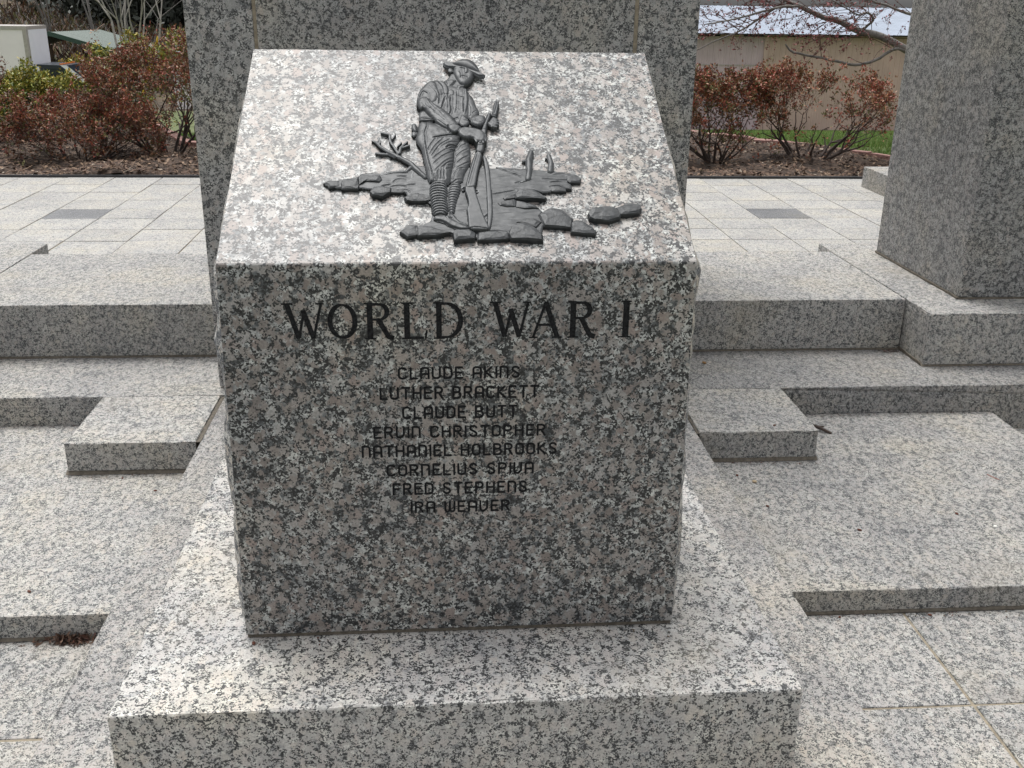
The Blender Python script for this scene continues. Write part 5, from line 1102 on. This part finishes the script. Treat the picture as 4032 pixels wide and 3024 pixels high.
for q, dr, r_ in seeds:
    if q[0] > 4.5: continue
    for _ in range(2 if q[2] > 1.35 else 1):
        if q[2] < 1.35 and R_.random() < .75: continue
        if R_.random() < .35: continue
        twig(Vector(q), Vector((R_.gauss(-.75, .45), R_.gauss(0, .5), R_.gauss(-.02, .38))).normalized(), R_.uniform(.22, .55), min(.0042, r_ * .5), 0)
V, Q = tubes(tw_, 3); np_obj('crown', V, Q, simple('twig_bark', (.10, .055, .050), .8), mp)
bp = np.array(buds); bp = (bp[:, None] + rng.normal(size=(len(bp), 4, 3)) * .006).reshape(-1, 3); V, Q = cards(bp, .020, -.2, .6); np_obj('buds', V, Q, [M_MAR, simple('bud_red', (.22, .045, .05), .6)], mp, fm=rng.integers(0, 2, len(bp)))

# ------------------------------------------------------------------ small litter on the stones
def clump(loc, rx, ry, rz, n, mats, label, name='leaf_debris', cat='leaf debris', size=.02):
    t_ = rng.normal(size=(n, 3)) * np.array([rx, ry, rz]) * .5; t_[:, 2] = np.abs(t_[:, 2]); V, Q = cards(t_, size, 0, .3); V[:, 2] = np.maximum(V[:, 2], .001)
    o = np_obj(name, V, Q, mats, fm=rng.integers(0, len(mats), n)); o.location = loc; tag(o, label, cat); return o
clump((-1.03, .57, .0), .075, .011, .014, 260, [M_STRAW[1], M_STRAW[2], M_MAR, M_STRAW[1]], 'drift of brown pine straw and bark at the foot of the left step', size=.022)
clump((1.935, 2.296, zE), .05, .012, .004, 60, [M_STRAW[2], M_MAR], 'dark crumbs in the inner corner of the right top step', size=.012)
V, Q = tubes([((-.035, .008, .006), (.0, 0, .007), .004, .0045), ((0, 0, .007), (.03, -.012, .006), .0045, .003), ((-.01, .004, .007), (.012, .012, .009), .003, .002)], 6); o = np_obj('twig', V, Q, M_BARK); o.location = (1.345, 1.52, zC + .055); o.rotation_euler = (0, .25, -.2); tag(o, 'short dark twig leaning on the corner of the right square block', 'twig'); o.location.z = zC + .004; o.location = (1.41, 1.70, zC + .004); o.scale = (1.5, 1.5, 1.5)
def pebble(loc, r_, mat, label, sq=(1, .8, .5), name='pebble', cat='pebble'):
    me = bmesh.new(); bmesh.ops.create_icosphere(me, subdivisions=2, radius=r_)
    for v in me.verts: v.co = Vector((v.co.x * sq[0], v.co.y * sq[1], (v.co.z * sq[2]))) * random.uniform(.88, 1.1)
    d_ = bpy.data.meshes.new(name); me.to_mesh(d_); me.free(); d_.materials.append(mat); o = bpy.data.objects.new(name, d_); COL.objects.link(o); o.location = (loc[0], loc[1], loc[2] + r_ * sq[2] * .8); o.rotation_euler = (0, 0, random.random() * 6); tag(o, label, cat); return o
M_TANP = simple('tan_pebble', (.42, .33, .22), .8); M_WHP = simple('white_chip', (.75, .74, .70), .7); M_BRC = simple('brown_crumb', (.10, .035, .022), .9); M_OCH = simple('ochre_crumb', (.26, .15, .06), .8)
pebble((1.03, 1.276, zC), .009, M_TANP, 'tan pebble on the right low step near the base slab')
pebble((1.70, .93, zC), .007, M_WHP, 'small white stone chip out on the right low step')
pebble((1.072, 2.17, zE), .010, M_OCH, 'ochre crumb beside the right edge of the monument on the middle step', name='crumb', cat='crumb')
for (x, y, z), lb in zip(((-1.17, .70, zC), (-.985, 1.30, zC), (-1.0, 1.62, zC), (1.16, 1.50, zE), (1.02, 1.10, zC), (.985, 1.33, zC), (1.62, 1.02, zC), (1.26, .93, zC), (-.42, -.02, .388), (1.07, .575, 0), (1.33, .572, 0), (-1.12, 1.40, zC)),
        ('brown leaf scrap near the front edge of the left low step', 'brown seed husk on the left low step in front of the square block', 'brown crumb just below the left square block', 'dark seed husk on top of the right square block', 'dark crumb at mid tread of the right low step', 'brown crumb close to the foot of the right square block', 'dark scrap far out on the right low step', 'dark crumb near the front edge of the right low step', 'tiny red crumb on the plinth left of the monument', 'brown crumb at the foot of the right low step nearest the base slab', 'brown crumb at the foot of the right low step by a paving joint', 'brown crumb in the open area of the left low step')):
    pebble((x, y, z), random.uniform(.0035, .006), M_BRC, lb, sq=(1.3, .8, .5), name='crumb', cat='crumb')
V, Q = tubes([((0, 0, .002), (.006, -.03, .004), .0012, .0012), ((.006, -.03, .004), (.02, -.045, .002), .0012, .001)], 4); o = np_obj('twig', V, Q, M_RED); o.location = (1.87, 1.30, zC); tag(o, 'thin reddish curled stem on the right low step', 'twig')

# grit and dust lying along the feet of the risers and in corners
gp_ = []
for x0, x1, y, z, n in ((-1.9, -.87, .575, 0, 160), (.88, 2.3, .588, 0, 200), (-1.31, -.89, 1.43, zC, 90), (.9, 1.32, 1.435, zC, 90), (-2.2, -1.32, 1.868, zC, 120), (1.32, 2.19, 1.868, zC, 150), (-1.9, -.90, 2.318, zE, 150), (.90, 1.98, 2.318, zE, 190), (2.0, 2.6, 2.095, zE, 90), (-.43, .43, -.006, .388, 70)):
    t_x = rng.uniform(x0, x1, n); gp_.append(np.stack([t_x, y - np.abs(rng.normal(size=n)) * .018, np.full(n, z + .001)], -1))
gp_ = np.concatenate(gp_); n = len(gp_); a = rng.random(n) * 6.28; r_g = rng.uniform(.0008, .0030, n)
V = np.stack([gp_ + np.stack([np.cos(a + k * 1.5708) * r_g * (1.4 if k % 2 else .8), np.sin(a + k * 1.5708) * r_g * (1.4 if k % 2 else .8), np.zeros(n) + (k == 1) * r_g * .6], -1) for k in range(4)], 1).reshape(-1, 3)
gt = np_obj('grit', V, np.arange(4 * n).reshape(-1, 4), [M_STRAW[1], M_STRAW[2], M_MORTAR, M_BRC], fm=rng.choice(4, n, p=[.3, .25, .3, .15])); tag(gt, kind='stuff')
